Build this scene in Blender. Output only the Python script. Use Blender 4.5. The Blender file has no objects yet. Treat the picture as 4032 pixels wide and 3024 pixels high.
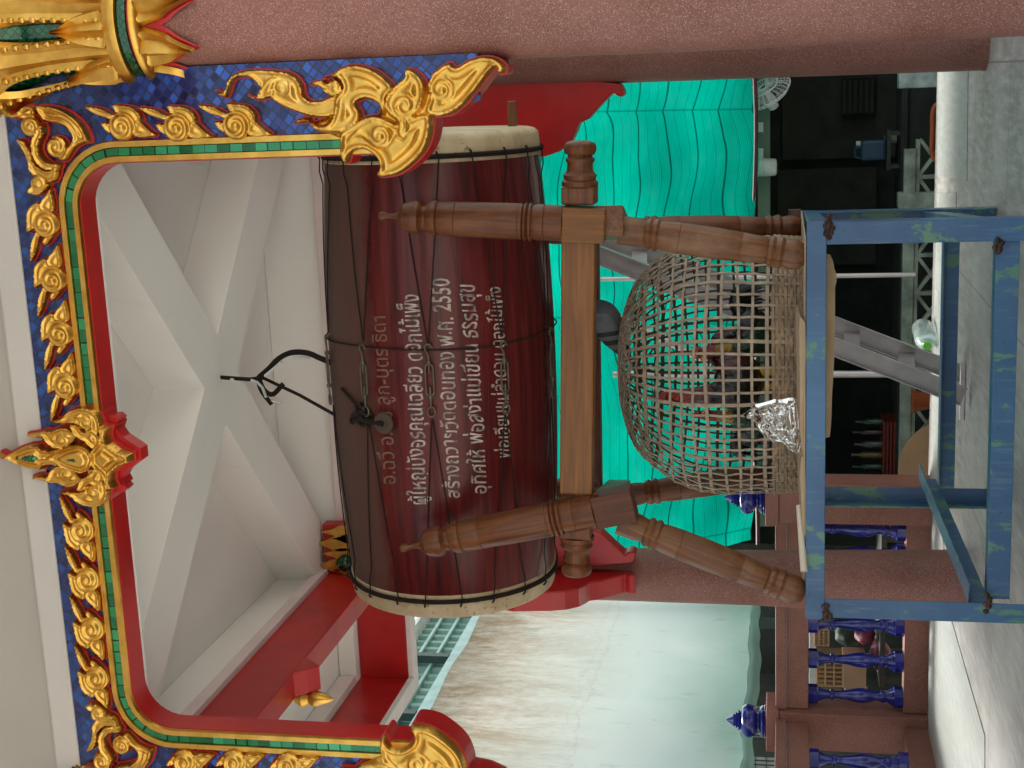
import bpy, bmesh, math, random
import numpy as np
from mathutils import Vector, Matrix, noise as mnoise
random.seed(7); rng = np.random.default_rng(7)
S = bpy.context.scene
COL = S.collection
R_ = math.radians

# ---------------------------------------------------------------- camera (photo taken with the phone on its side)
F_, PSI, TH = 5500.0, R_(12.4), math.atan(1084/5500)
FW = Vector((-math.sin(PSI)*math.cos(TH), math.cos(PSI)*math.cos(TH), math.sin(TH)))
RT = Vector((math.cos(PSI), math.sin(PSI), 0)); UP = RT.cross(FW)
CAM = Vector((0, 0, 1.0))
cd = bpy.data.cameras.new('camera'); cam = bpy.data.objects.new('camera', cd); COL.objects.link(cam)
mw = Matrix.Identity(4)
for i in range(3):
    mw[i][0] = -UP[i]; mw[i][1] = RT[i]; mw[i][2] = -FW[i]; mw[i][3] = CAM[i]
cam.matrix_world = mw
cd.sensor_width = 36; cd.lens = F_/4032*36; cd.clip_end = 500; cd.clip_start = 0.05
S.camera = cam
def P(px, py, X=None, Y=None, Z=None):
    """point of the place seen at native photo pixel (px,py), on the plane X=, Y= or Z="""
    d = FW*F_ + RT*((3024-py)-1512) - UP*(px-2016)
    if Y is not None: t = (Y-CAM.y)/d.y
    elif X is not None: t = (X-CAM.x)/d.x
    else: t = (Z-CAM.z)/d.z
    return CAM + d*t

# ---------------------------------------------------------------- daylight
w = bpy.data.worlds.new('World'); S.world = w; w.use_nodes = True
nt = w.node_tree; sky = nt.nodes.new('ShaderNodeTexSky'); sky.sky_type = 'NISHITA'; sky.sun_disc = False
SUN_EL, SUN_AZ = R_(62), R_(-35)          # azimuth measured from +Y towards +X
sky.sun_elevation = SUN_EL; sky.sun_rotation = SUN_AZ
sky.air_density = 1.0; sky.dust_density = 4.0; sky.ozone_density = 1.0
hs = nt.nodes.new('ShaderNodeHueSaturation'); hs.inputs['Saturation'].default_value = .30; nt.links.new(sky.outputs[0], hs.inputs['Color'])   # hazy white tropical sky
tn = nt.nodes.new('ShaderNodeMix'); tn.data_type = 'RGBA'; tn.blend_type = 'MULTIPLY'; tn.inputs[0].default_value = 1; tn.inputs[7].default_value = (.96, 1.0, .955, 1)
nt.links.new(hs.outputs[0], tn.inputs[6]); nt.links.new(tn.outputs[2], nt.nodes['Background'].inputs[0]); nt.nodes['Background'].inputs[1].default_value = 0.15
sd = bpy.data.lights.new('sun', 'SUN'); sd.energy = 2.5; sd.angle = R_(14); sd.color = (1.0, .965, .90)
sun = bpy.data.objects.new('sun', sd); COL.objects.link(sun)
sv = Vector((math.sin(SUN_AZ)*math.cos(SUN_EL), math.cos(SUN_AZ)*math.cos(SUN_EL), math.sin(SUN_EL)))
sun.rotation_euler = sv.to_track_quat('Z', 'Y').to_euler(); sun.location = sv*30
S.view_settings.view_transform = 'Standard'; S.view_settings.look = 'None'
S.view_settings.exposure = 1.5; S.view_settings.gamma = 1
S.render.engine = 'CYCLES'
S.cycles.use_denoising = True
S.cycles.max_bounces = 10; S.cycles.diffuse_bounces = 5; S.cycles.transparent_max_bounces = 12

# ---------------------------------------------------------------- helpers: objects
WM = {}
def reg(o, M=None): WM[o.name] = M or Matrix.Identity(4)
def tag(o, label=None, cat=None, group=None, kind=None):
    if label: o['label'] = label
    if cat: o['category'] = cat
    if group: o['group'] = group
    if kind: o['kind'] = kind
    return o
def thing(name, label, cat, loc, group=None):
    o = bpy.data.objects.new(name, None); COL.objects.link(o); o.location = loc; o.empty_display_size = .1
    reg(o, Matrix.Translation(Vector(loc))); return tag(o, label, cat, group)
def link(name, me, mat, parent=None, M=None, smooth=False):
    o = bpy.data.objects.new(name, me); COL.objects.link(o)
    if mat is not None and len(me.materials) == 0:
        for m in (mat if isinstance(mat, (list, tuple)) else [mat]): me.materials.append(m)
    M = M or Matrix.Identity(4)
    if parent is not None:
        o.parent = parent; o.matrix_parent_inverse = WM[parent.name].inverted()
    o.matrix_basis = M; reg(o, M)
    if smooth and len(me.polygons): me.polygons.foreach_set('use_smooth', [True]*len(me.polygons))
    return o
def axisM(p0, p1, up=None):
    """matrix with local Z from p0 to p1, origin p0"""
    p0 = Vector(p0); z = (Vector(p1)-p0).normalized(); up = Vector(up) if up else Vector((0, 0, 1))
    if abs(z.dot(up)) > .97: up = Vector((0, 1, 0))
    x = up.cross(z).normalized(); y = z.cross(x)
    M = Matrix.Identity(4)
    for i in range(3): M[i][0] = x[i]; M[i][1] = y[i]; M[i][2] = z[i]; M[i][3] = p0[i]
    return M
class MB:
    def __init__(s): s.v = []; s.f = []; s.uv = None
    def add(s, vs, fs):
        b = len(s.v); s.v += [tuple(v) for v in vs]; s.f += [tuple(i+b for i in f) for f in fs]; return s
    def box(s, a, b):
        (x0, y0, z0), (x1, y1, z1) = a, b
        return s.add([(x0,y0,z0),(x1,y0,z0),(x1,y1,z0),(x0,y1,z0),(x0,y0,z1),(x1,y0,z1),(x1,y1,z1),(x0,y1,z1)],
              [(3,2,1,0),(4,5,6,7),(0,1,5,4),(1,2,6,5),(2,3,7,6),(3,0,4,7)])
    def obox(s, M, a, b):
        t = MB().box(a, b); return s.add([M @ Vector(v) for v in t.v], t.f)
    def prism(s, pts, d):
        """pts: planar 3-D outline, d: extrusion vector"""
        n = len(pts); d = Vector(d); vs = [Vector(p) for p in pts]+[Vector(p)+d for p in pts]
        return s.add(vs, [tuple(range(n-1,-1,-1)), tuple(range(n, 2*n))]+[(i,(i+1)%n,(i+1)%n+n,i+n) for i in range(n)])
    def lathe(s, prof, n=24, M=None, a0=0, cap=True):
        """prof: [(z,r)]"""
        M = M or Matrix.Identity(4); vs = []; fs = []
        for z, r in prof:
            for k in range(n):
                a = a0+2*math.pi*k/n; vs.append(M @ Vector((r*math.cos(a), r*math.sin(a), z)))
        for i in range(len(prof)-1):
            for k in range(n):
                k2 = (k+1) % n; fs.append((i*n+k, i*n+k2, (i+1)*n+k2, (i+1)*n+k))
        if cap: fs.append(tuple(range(n-1,-1,-1))); m = (len(prof)-1)*n; fs.append(tuple(range(m, m+n)))
        return s.add(vs, fs)
    def tube(s, pts, r, n=8, cap=True, closed=False):
        pts = [Vector(p) for p in pts]; m = len(pts); rr = r if isinstance(r, (list, tuple)) else [r]*m
        vs = []; fs = []; nrm = None
        for i, p in enumerate(pts):
            if closed: t = pts[(i+1) % m]-pts[i-1]
            else: t = pts[min(i+1, m-1)]-pts[max(i-1, 0)]
            t.normalize()
            if nrm is None:
                nrm = t.cross(Vector((0,0,1)) if abs(t.z) < .9 else Vector((1,0,0))).normalized()
            else: nrm = (nrm-t*nrm.dot(t)).normalized()
            b = t.cross(nrm)
            for k in range(n):
                a = 2*math.pi*k/n; vs.append(p+(nrm*math.cos(a)+b*math.sin(a))*rr[i])
        for i in range(m if closed else m-1):
            j = (i+1) % m
            for k in range(n): k2 = (k+1) % n; fs.append((i*n+k, i*n+k2, j*n+k2, j*n+k))
        if cap and not closed: fs.append(tuple(range(n-1,-1,-1))); fs.append(tuple(range((m-1)*n, m*n)))
        return s.add(vs, fs)
    def ribbon(s, pts, nrms, wid, th):
        """flat strip along pts, facing nrms"""
        vs = []; fs = []; m = len(pts)
        for i in range(m):
            p = Vector(pts[i]); t = (Vector(pts[min(i+1,m-1)])-Vector(pts[max(i-1,0)])).normalized(); n = Vector(nrms[i]).normalized()
            b = t.cross(n).normalized()*wid/2; h = n*th/2
            vs += [p-b-h, p+b-h, p+b+h, p-b+h]
        for i in range(m-1):
            for k in range(4): k2 = (k+1) % 4; fs.append((i*4+k, i*4+k2, i*4+4+k2, i*4+4+k))
        fs += [(3,2,1,0), tuple(range(4*m-4, 4*m))]
        return s.add(vs, fs)
    def mesh(s, name='m', fix=True):
        me = bpy.data.meshes.new(name); me.from_pydata([tuple(v) for v in s.v], [], s.f)
        if fix:
            bm = bmesh.new(); bm.from_mesh(me); bmesh.ops.recalc_face_normals(bm, faces=bm.faces); bm.to_mesh(me); bm.free()
        return me
    def build(s, name, mat, parent=None, M=None, smooth=None, bevel=0, fix=True):
        me = s.mesh(name, fix); o = link(name, me, mat, parent, M)
        if smooth is not None:
            me.polygons.foreach_set('use_smooth', [True]*len(me.polygons))
            me.set_sharp_from_angle(angle=R_(smooth))
        if bevel:
            b = o.modifiers.new('bevel', 'BEVEL'); b.width = bevel; b.segments = 2; b.limit_method = 'ANGLE'; b.angle_limit = R_(35)
        return o
def crom(pts, n=6, closed=True):
    """Catmull-Rom through 2-D / 3-D points"""
    A = np.array(pts, float); m = len(A); out = []
    for i in range(m if closed else m-1):
        p0 = A[i-1] if (closed or i) else 2*A[0]-A[1]; p1 = A[i]; p2 = A[(i+1) % m]
        p3 = A[(i+2) % m] if (closed or i+2 < m) else 2*A[m-1]-A[m-2]
        for k in range(n):
            t = k/n; out.append(.5*((2*p1)+(p2-p0)*t+(2*p0-5*p1+4*p2-p3)*t*t+(3*p1-p0-3*p2+p3)*t**3))
    if not closed: out.append(A[-1])
    return np.array(out)
def turned(name, p0, p1, prof, mat, parent, n=20, smooth=40):
    L = (Vector(p1)-Vector(p0)).length
    return MB().lathe([(t*L, r) for t, r in prof], n).build(name, mat, parent, axisM(p0, p1), smooth)
def bar(name, p0, p1, a, b, mat, parent, up=None, bevel=.004):
    L = (Vector(p1)-Vector(p0)).length
    return MB().box((-a/2, -b/2, 0), (a/2, b/2, L)).build(name, mat, parent, axisM(p0, p1, up), bevel=bevel)
def loft(secs, n=14, sub=4):
    """secs: [(centre, a, b)], a = half width along x, b = half height in the bending (yz) plane: one continuous body"""
    A = np.array([list(c)+[a, b] for c, a, b in secs], float); A = crom(A, sub, False); mb = MB(); vs = []; fs = []
    m = len(A)
    for i in range(m):
        c = Vector(A[i,:3]); t = Vector(A[min(i+1,m-1),:3])-Vector(A[max(i-1,0),:3]); t.normalize()
        x = Vector((1,0,0)); y = t.cross(x).normalized(); x = y.cross(t).normalized()
        for k in range(n):
            a = 2*math.pi*k/n; vs.append(c+x*max(A[i,3],.001)*math.cos(a)+y*max(A[i,4],.001)*math.sin(a))
    for i in range(m-1):
        for k in range(n): k2 = (k+1) % n; fs.append((i*n+k, i*n+k2, (i+1)*n+k2, (i+1)*n+k))
    fs += [tuple(range(n-1,-1,-1)), tuple(range((m-1)*n, m*n))]
    return mb.add(vs, fs)

# ---------------------------------------------------------------- helpers: materials
class NT:
    def __init__(s, name):
        s.m = bpy.data.materials.new(name); s.m.use_nodes = True; s.t = s.m.node_tree; s.N = s.t.nodes; s.L = s.t.links
        s.b = s.N['Principled BSDF']; s.out = s.N['Material Output']
    def n(s, typ, **kw):
        o = s.N.new('ShaderNode'+typ)
        for k, v in kw.items(): setattr(o, k, v)
        return o
    def put(s, sock, v):
        if isinstance(v, bpy.types.NodeSocket): s.L.new(v, sock)
        elif isinstance(v, bpy.types.Node): s.L.new(v.outputs[0], sock)
        else: sock.default_value = (tuple(v)+(1,))[:len(sock.default_value)] if hasattr(sock.default_value, '__len__') else v
    def math(s, op, a, b=0, c=None):
        o = s.n('Math', operation=op); s.put(o.inputs[0], a); s.put(o.inputs[1], b)
        if c is not None: s.put(o.inputs[2], c)
        return o.outputs[0]
    def vmath(s, op, a, b=(0,0,0)):
        o = s.n('VectorMath', operation=op); s.put(o.inputs[0], a); s.put(o.inputs[1], b); return o.outputs[0]
    def mix(s, f, a, b, blend='MIX'):
        o = s.n('Mix', data_type='RGBA', blend_type=blend); s.put(o.inputs[0], f); s.put(o.inputs[6], a); s.put(o.inputs[7], b); return o.outputs[2]
    def ramp(s, f, stops):
        o = s.n('ValToRGB'); s.put(o.inputs[0], f); e = o.color_ramp.elements
        while len(e) < len(stops): e.new(.5)
        for k, (p, c) in enumerate(stops):
            e[k].position = p; e[k].color = tuple(c)+(1,) if hasattr(c, '__len__') else (c, c, c, 1)
        return o.outputs[0]
    def noise(s, vec, scale, detail=4, rough=.55, dist=0):
        o = s.n('TexNoise'); s.put(o.inputs['Vector'], vec); o.inputs['Scale'].default_value = scale
        o.inputs['Detail'].default_value = detail; o.inputs['Roughness'].default_value = rough; o.inputs['Distortion'].default_value = dist
        return o.outputs[0]
    def voro(s, vec, scale, feature='F1'):
        o = s.n('TexVoronoi', feature=feature); s.put(o.inputs['Vector'], vec); o.inputs['Scale'].default_value = scale; return o
    def obj(s): return s.n('TexCoord').outputs['Object']
    def pos(s): return s.n('NewGeometry').outputs['Position']
    def uv(s): return s.n('TexCoord').outputs['UV']
    def nrm(s): return s.n('NewGeometry').outputs['Normal']
    def stretch(s, v, sc):
        return s.vmath('MULTIPLY', v, sc)
    def bump(s, h, strength=.3, dist=.01):
        o = s.n('Bump'); o.inputs['Strength'].default_value = strength; o.inputs['Distance'].default_value = dist
        s.put(o.inputs['Height'], h); s.put(s.b.inputs['Normal'], o.outputs[0]); return o
    def set(s, **kw):
        names = dict(color='Base Color', rough='Roughness', metal='Metallic', spec='Specular IOR Level', coat='Coat Weight', coatr='Coat Roughness', trans='Transmission Weight', alpha='Alpha', ior='IOR')
        for k, v in kw.items(): s.put(s.b.inputs[names[k]], v)
        return s
def plain(name, col, rough=.5, metal=0, var=.12, sc=6, bump=.0, bsc=60, spec=.5):
    t = NT(name); p = t.pos(); n = t.noise(p, sc, 5)
    lo = tuple(c*(1-var*1.4) for c in col); hi = tuple(min(1, c*(1+var)) for c in col)
    t.set(color=t.ramp(n, [(.3, lo), (.7, hi)]), rough=t.math('ADD', t.math('MULTIPLY', t.noise(p, sc*2.3, 3), .25), rough-.12), metal=metal, spec=spec)
    if bump: t.bump(t.noise(p, bsc, 3), bump, .004)
    return t.m
# ---------------------------------------------------------------- materials
def m_terrazzo(name='terrazzo', base=(.235, .098, .074), sc=1.0, glossy=.35):
    t = NT(name); p = t.pos(); big = t.noise(p, 2.2, 4)
    c0 = t.ramp(big, [(.28, (base[0]*.78, base[1]*.68, base[2]*.58)), (.5, base), (.72, (base[0]*1.22, base[1]*1.2, base[2]*1.25))])
    v = t.voro(p, 235*sc); fr = t.noise(p, 230*sc, 2)
    sel = t.n('TexWhiteNoise'); t.put(sel.inputs[0], v.outputs['Position'])
    light = t.math('GREATER_THAN', sel.outputs[0], .72); dark = t.math('LESS_THAN', sel.outputs[0], .17)
    near = t.math('LESS_THAN', v.outputs[0], .40)
    c1 = t.mix(t.math('MULTIPLY', t.math('MULTIPLY', light, near), .7), c0, (.46, .33, .28))
    c2 = t.mix(t.math('MULTIPLY', t.math('MULTIPLY', dark, near), .8), c1, (.05, .03, .028))
    c3 = t.mix(t.math('MULTIPLY', t.math('GREATER_THAN', fr, .64), .4), c2, (.34, .21, .17))
    t.set(color=c3, rough=t.math('ADD', t.math('MULTIPLY', t.noise(p, 9, 3), .25), glossy), spec=.3); t.bump(fr, .12, .002)
    return t.m
def m_white():
    t = NT('white_wall_paint'); p = t.pos(); n = t.noise(p, 1.4, 5); st = t.noise(t.stretch(p, (3, 3, .8)), 1.3, 7, .7)
    c = t.ramp(n, [(.3, (.775, .75, .71)), (.7, (.82, .80, .765))]); c = t.mix(t.ramp(st, [(.60, 0), (.80, .16)]), c, (.50, .46, .40))
    t.set(color=c, rough=.75, spec=.3); t.bump(t.noise(p, 70, 3), .08, .003); return t.m
def m_gold(name='gold_leaf'):
    t = NT(name); p = t.pos(); n = t.noise(p, 14, 5); f = t.noise(p, 90, 3)
    t.set(color=t.ramp(n, [(.25, (.50, .27, .045)), (.55, (.68, .40, .085)), (.8, (.78, .50, .15))]), metal=1.0,
          rough=t.math('ADD', t.math('MULTIPLY', f, .22), .24))
    t.bump(t.noise(p, 55, 3), .18, .004); return t.m
def cells(t, a, b, size):
    """random value, edge mask and random vector per square cell"""
    a = t.math('DIVIDE', a, size); b = t.math('DIVIDE', b, size)
    fa, fb = t.math('FLOOR', a), t.math('FLOOR', b)
    cv = t.n('CombineXYZ'); t.put(cv.inputs[0], fa); t.put(cv.inputs[1], fb)
    wn = t.n('TexWhiteNoise', noise_dimensions='3D'); t.put(wn.inputs[0], cv.outputs[0])
    ra, rb = t.math('FRACT', a), t.math('FRACT', b)
    ea = t.math('MINIMUM', ra, t.math('SUBTRACT', 1, ra)); eb = t.math('MINIMUM', rb, t.math('SUBTRACT', 1, rb))
    return wn, t.math('MINIMUM', ea, eb)
def tilt(t, wn, amt):
    n = t.vmath('NORMALIZE', t.vmath('ADD', t.nrm(), t.vmath('MULTIPLY', t.vmath('SUBTRACT', wn.outputs[1], (.5,.5,.5)), (amt,amt,amt))))
    t.put(t.b.inputs['Normal'], n)
def m_blue():
    t = NT('blue_mirror_mosaic'); p = t.pos(); s = t.n('SeparateXYZ'); t.put(s.inputs[0], p)
    wob = t.math('MULTIPLY', t.math('SUBTRACT', t.noise(p, 14, 2), .5), .022)
    a = t.math('ADD', t.math('MULTIPLY', t.math('ADD', s.outputs[0], t.math('MULTIPLY', s.outputs[2], 1.15)), .7071), wob)
    b = t.math('ADD', t.math('MULTIPLY', t.math('SUBTRACT', s.outputs[0], t.math('MULTIPLY', s.outputs[2], .9)), .7071), wob)
    wn, e = cells(t, a, b, .029)
    c = t.ramp(wn.outputs[0], [(0, (.002, .014, .10)), (.55, (.005, .034, .21)), (1, (.014, .085, .38))])
    g = t.math('LESS_THAN', e, .085)
    t.set(color=t.mix(g, c, (.004, .007, .03)), metal=t.math('SUBTRACT', .55, t.math('MULTIPLY', g, .5)), rough=t.math('ADD', .16, t.math('MULTIPLY', g, .5)), coat=.6, coatr=.05)
    tilt(t, wn, .22); return t.m
def m_green():
    t = NT('green_mirror_strip'); s = t.n('SeparateXYZ'); t.put(s.inputs[0], t.uv())
    wn, e = cells(t, s.outputs[0], s.outputs[1], .047)
    c = t.ramp(wn.outputs[0], [(0, (.006, .12, .04)), (.6, (.012, .21, .075)), (1, (.03, .30, .12))])
    fr = t.math('FRACT', t.math('DIVIDE', s.outputs[0], .047)); g = t.math('LESS_THAN', fr, t.math('MULTIPLY', wn.outputs[0], .16))
    t.set(color=t.mix(g, c, (.004, .02, .01)), metal=.55, rough=.16, coat=.5, coatr=.05); tilt(t, wn, .16); return t.m
def m_greencell():
    t = NT('green_mirror_mosaic'); p = t.obj(); s = t.n('SeparateXYZ'); t.put(s.inputs[0], p)
    ang = t.math('MULTIPLY', t.math('ARCTAN2', s.outputs[1], s.outputs[0]), .2)
    wn, e = cells(t, t.math('ADD', ang, s.outputs[2]), t.math('SUBTRACT', ang, s.outputs[2]), .03)
    c = t.ramp(wn.outputs[0], [(0, (.004, .06, .022)), (1, (.012, .15, .055))])
    t.set(color=t.mix(t.math('LESS_THAN', e, .07), c, (.004, .015, .01)), metal=.5, rough=.2, coat=.5); return t.m
def m_wood(name, base, dark, sc=1.0, wear=.35, coat=.3, pale=(.33, .24, .17)):
    t = NT(name); p = t.obj(); st = t.stretch(p, (24*sc, 24*sc, 1.6*sc)); n = t.noise(st, 1.6, 6, .62, .8); f = t.noise(t.stretch(p, (120, 120, 5)), 1, 3)
    c = t.ramp(n, [(.25, dark), (.55, base), (.8, tuple(min(1, b*1.55) for b in base))])
    c = t.mix(t.math('MULTIPLY', f, .45), c, tuple(b*.55 for b in dark))
    wn = t.noise(t.pos(), 7, 5, .6); wf = t.ramp(wn, [(.52, 0), (.72, 1)])
    c = t.mix(t.math('MULTIPLY', wf, wear), c, pale)
    t.set(color=c, rough=t.math('ADD', .32, t.math('MULTIPLY', wn, .3)), spec=.32, coat=coat, coatr=.22); t.bump(n, .15, .003); return t.m
def m_drum():
    t = NT('maroon_varnished_staves'); p = t.obj(); s = t.n('SeparateXYZ'); t.put(s.inputs[0], p)      # local z along the drum
    ang = t.math('ARCTAN2', s.outputs[1], s.outputs[0])
    v = t.n('CombineXYZ'); t.put(v.inputs[0], t.math('MULTIPLY', ang, 9)); t.put(v.inputs[1], t.math('MULTIPLY', s.outputs[2], 1.1))
    n = t.noise(v.outputs[0], 1.6, 6, .6, .3); v2 = t.n('CombineXYZ'); t.put(v2.inputs[0], t.math('MULTIPLY', ang, 60)); t.put(v2.inputs[1], t.math('MULTIPLY', s.outputs[2], 2.2)); f = t.noise(v2.outputs[0], 1.2, 4, .6)
    c = t.ramp(n, [(.28, (.030, .006, .006)), (.5, (.088, .010, .010)), (.72, (.13, .018, .014))])
    c = t.mix(t.ramp(f, [(.58, 0), (.75, .55)]), c, (.15, .05, .04))
    c = t.mix(t.ramp(f, [(.2, .7), (.36, 0)]), c, (.015, .004, .004))
    # settled dust and the pale reflected sheen, both coloured onto everything that looks upward
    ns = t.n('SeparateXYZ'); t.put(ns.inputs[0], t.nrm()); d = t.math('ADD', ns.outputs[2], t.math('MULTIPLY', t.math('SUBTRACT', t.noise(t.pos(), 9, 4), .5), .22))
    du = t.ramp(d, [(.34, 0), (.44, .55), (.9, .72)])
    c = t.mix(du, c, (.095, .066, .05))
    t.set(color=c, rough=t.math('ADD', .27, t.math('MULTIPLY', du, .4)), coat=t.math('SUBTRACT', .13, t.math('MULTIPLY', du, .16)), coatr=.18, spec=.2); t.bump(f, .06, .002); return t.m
def m_hide():
    t = NT('drum_hide'); p = t.pos(); n = t.noise(p, 8, 5); f = t.noise(p, 38, 4)
    c = t.ramp(n, [(.3, (.36, .26, .14)), (.7, (.56, .45, .28))]); c = t.mix(t.ramp(f, [(.6, 0), (.7, .8)]), c, (.12, .085, .05))
    t.set(color=c, rough=.6); t.bump(f, .1, .003); return t.m
def m_steel_blue():
    t = NT('chipped_blue_paint'); p = t.pos(); a = t.noise(t.stretch(p, (1, 1, .45)), 6.5, 9, .68, .4); b = t.noise(t.vmath('ADD', p, (7, 3, 1)), 11, 9, .78); c0 = t.noise(p, 2.5, 3)
    c = t.ramp(c0, [(.3, (.026, .078, .17)), (.7, (.05, .14, .27))])
    g = t.ramp(a, [(.555, 0), (.585, .9)]); scr = t.noise(t.stretch(p, (30, 30, 2.5)), 1.5, 5, .7); c = t.mix(t.ramp(scr, [(.55, 0), (.72, .55)]), c, (.16, .22, .27)); c = t.mix(g, c, (.10, .23, .13))
    r = t.ramp(b, [(.635, 0), (.66, 1)]); rc = t.ramp(t.noise(p, 60, 4), [(.3, (.035, .014, .008)), (.7, (.13, .055, .03))]); c = t.mix(r, c, rc)
    sp = t.math('GREATER_THAN', t.noise(p, 70, 2), .71); c = t.mix(sp, c, (.05, .03, .02))
    t.set(color=c, rough=t.math('ADD', .36, t.math('MULTIPLY', r, .4))); h = t.math('SUBTRACT', t.math('MULTIPLY', g, -.3), r); t.bump(h, .4, .003); return t.m
def m_floor():
    t = NT('worn_concrete_tiles'); p = t.pos(); n = t.noise(p, 1.3, 6, .6); st = t.noise(t.stretch(p, (26, 3.5, 1)), 1, 6, .65); f = t.noise(p, 45, 4)
    c = t.ramp(n, [(.3, (.17, .155, .14)), (.55, (.26, .24, .22)), (.75, (.34, .33, .31))])
    c = t.mix(t.ramp(st, [(.42, 0), (.7, .8)]), c, (.42, .42, .40)); c = t.mix(t.ramp(f, [(.25, .6), (.4, 0)]), c, (.20, .16, .15))
    s = t.n('SeparateXYZ'); t.put(s.inputs[0], p); wn, e = cells(t, s.outputs[0], t.math('ADD', s.outputs[1], .35), 1.2)
    c = t.mix(t.math('MULTIPLY', t.math('LESS_THAN', e, .004), .7), c, (.12, .1, .09))
    ch = t.math('GREATER_THAN', t.noise(p, 21, 2), .775); c = t.mix(ch, c, (.03, .03, .03))
    t.set(color=c, rough=t.math('ADD', .3, t.math('MULTIPLY', st, .4))); t.bump(f, .15, .003); return t.m
def m_sheet():
    t = NT('white_floor_sheet'); p = t.pos(); st = t.noise(t.stretch(p, (30, 4, 1)), 1, 6, .65); ch = t.math('GREATER_THAN', t.noise(p, 17, 2), .76)
    c = t.ramp(st, [(.3, (.27, .285, .265)), (.7, (.42, .44, .42))]); c = t.mix(ch, c, (.05, .05, .05))
    t.set(color=c, rough=.33); return t.m
def m_trans(name, cfun, tfrac, rough=.5, gl=.03):
    """thin cloth or film: part diffuse, part translucent"""
    t = NT(name); c = cfun(t); d = t.n('BsdfDiffuse'); tr = t.n('BsdfTranslucent'); g = t.n('BsdfGlossy'); g.inputs['Roughness'].default_value = rough
    t.put(d.inputs[0], c); t.put(tr.inputs[0], c); m = t.n('MixShader'); m.inputs[0].default_value = tfrac
    t.L.new(d.outputs[0], m.inputs[1]); t.L.new(tr.outputs[0], m.inputs[2])
    m2 = t.n('MixShader'); m2.inputs[0].default_value = gl; t.L.new(m.outputs[0], m2.inputs[1]); t.L.new(g.outputs[0], m2.inputs[2])
    t.L.new(m2.outputs[0], t.out.inputs[0]); return t.m
def net_col(t):
    s = t.n('SeparateXYZ'); t.put(s.inputs[0], t.uv()); v = s.outputs[1]; u = s.outputs[0]
    base = t.ramp(t.noise(t.pos(), 1.3, 4), [(.3, (.0, .44, .32)), (.7, (.0, .55, .41))])
    base = t.mix(t.ramp(t.noise(t.stretch(t.pos(), (1, 1, 2)), 3.5, 6, .65), [(.45, 0), (.75, .35)]), base, (.03, .62, .50)); base = t.mix(t.ramp(t.noise(t.pos(), 6, 7, .75), [(.6, 0), (.75, .4)]), base, (.02, .26, .18))
    fine = t.math('FRACT', t.math('DIVIDE', v, .0155)); base = t.mix(t.math('MULTIPLY', t.math('LESS_THAN', fine, .32), .45), base, (.0, .24, .16))
    vv = t.math('ADD', v, t.math('MULTIPLY', t.math('SUBTRACT', t.noise(t.pos(), 1.7, 2), .5), .05))
    k = t.math('DIVIDE', vv, .093); fr = t.math('FRACT', k); idx = t.math('FLOOR', k)
    thick = t.math('LESS_THAN', t.math('MODULO', t.math('ADD', idx, 300), 3), .5)
    wdt = t.math('ADD', .055, t.math('MULTIPLY', thick, .12))
    base = t.mix(t.math('MULTIPLY', t.math('LESS_THAN', fr, wdt), t.math('ADD', .45, t.math('MULTIPLY', thick, .35))), base, (.001, .07, .05))
    fu = t.math('FRACT', t.math('DIVIDE', t.math('ADD', u, .27), 1.62)); base = t.mix(t.math('MULTIPLY', t.math('LESS_THAN', fu, .008), .6), base, (.0,.18,.12))
    return base
def tarp_col(t):
    p = t.pos(); s = t.n('SeparateXYZ'); t.put(s.inputs[0], p); z = s.outputs[2]
    low = t.ramp(t.math('ADD', t.math('DIVIDE', z, 4.6), t.math('MULTIPLY', t.math('SUBTRACT', t.noise(p, .7, 3), .5), .3)), [(.32, (.25, .37, .33)), (.52, (.44, .51, .49)), (.9, (.52, .52, .48))])
    st = t.noise(t.stretch(p, (1, 3.2, .75)), 1.2, 10, .80); gr = t.noise(t.stretch(p, (1, 2, .9)), 6, 8, .8)
    up = t.math('ADD', t.math('DIVIDE', t.math('SUBTRACT', z, 2.6), 1.7), t.math('MULTIPLY', t.math('SUBTRACT', t.noise(p, 1.1, 3), .5), .5))
    d = t.math('ADD', t.math('MULTIPLY', st, .65), t.math('MULTIPLY', gr, .40))
    df = t.math('MULTIPLY', t.ramp(d, [(.36, 0), (.60, .95)]), t.ramp(up, [(0, .03), (.35, .4), (.95, .95)]))
    c = t.mix(df, low, (.20, .125, .055))
    wob = t.math('MULTIPLY', t.math('SUBTRACT', t.noise(p, 1.6, 6, .7), .5), .45)
    for zc, wd in ((2.95, .22), (3.06, .12)):
        cr = t.math('ABSOLUTE', t.math('SUBTRACT', t.math('ADD', z, wob), zc)); c = t.mix(t.math('MULTIPLY', t.ramp(cr, [(.004, wd), (.02, 0)]), t.ramp(gr, [(.4, .2), (.6, 1)])), c, (.22, .12, .07))
    st2 = t.noise(t.stretch(p, (1, 3, 1.5)), 1.5, 6, .7); c = t.mix(t.ramp(st2, [(.58, 0), (.70, .4)]), c, (.20, .24, .17)); return c
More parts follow.
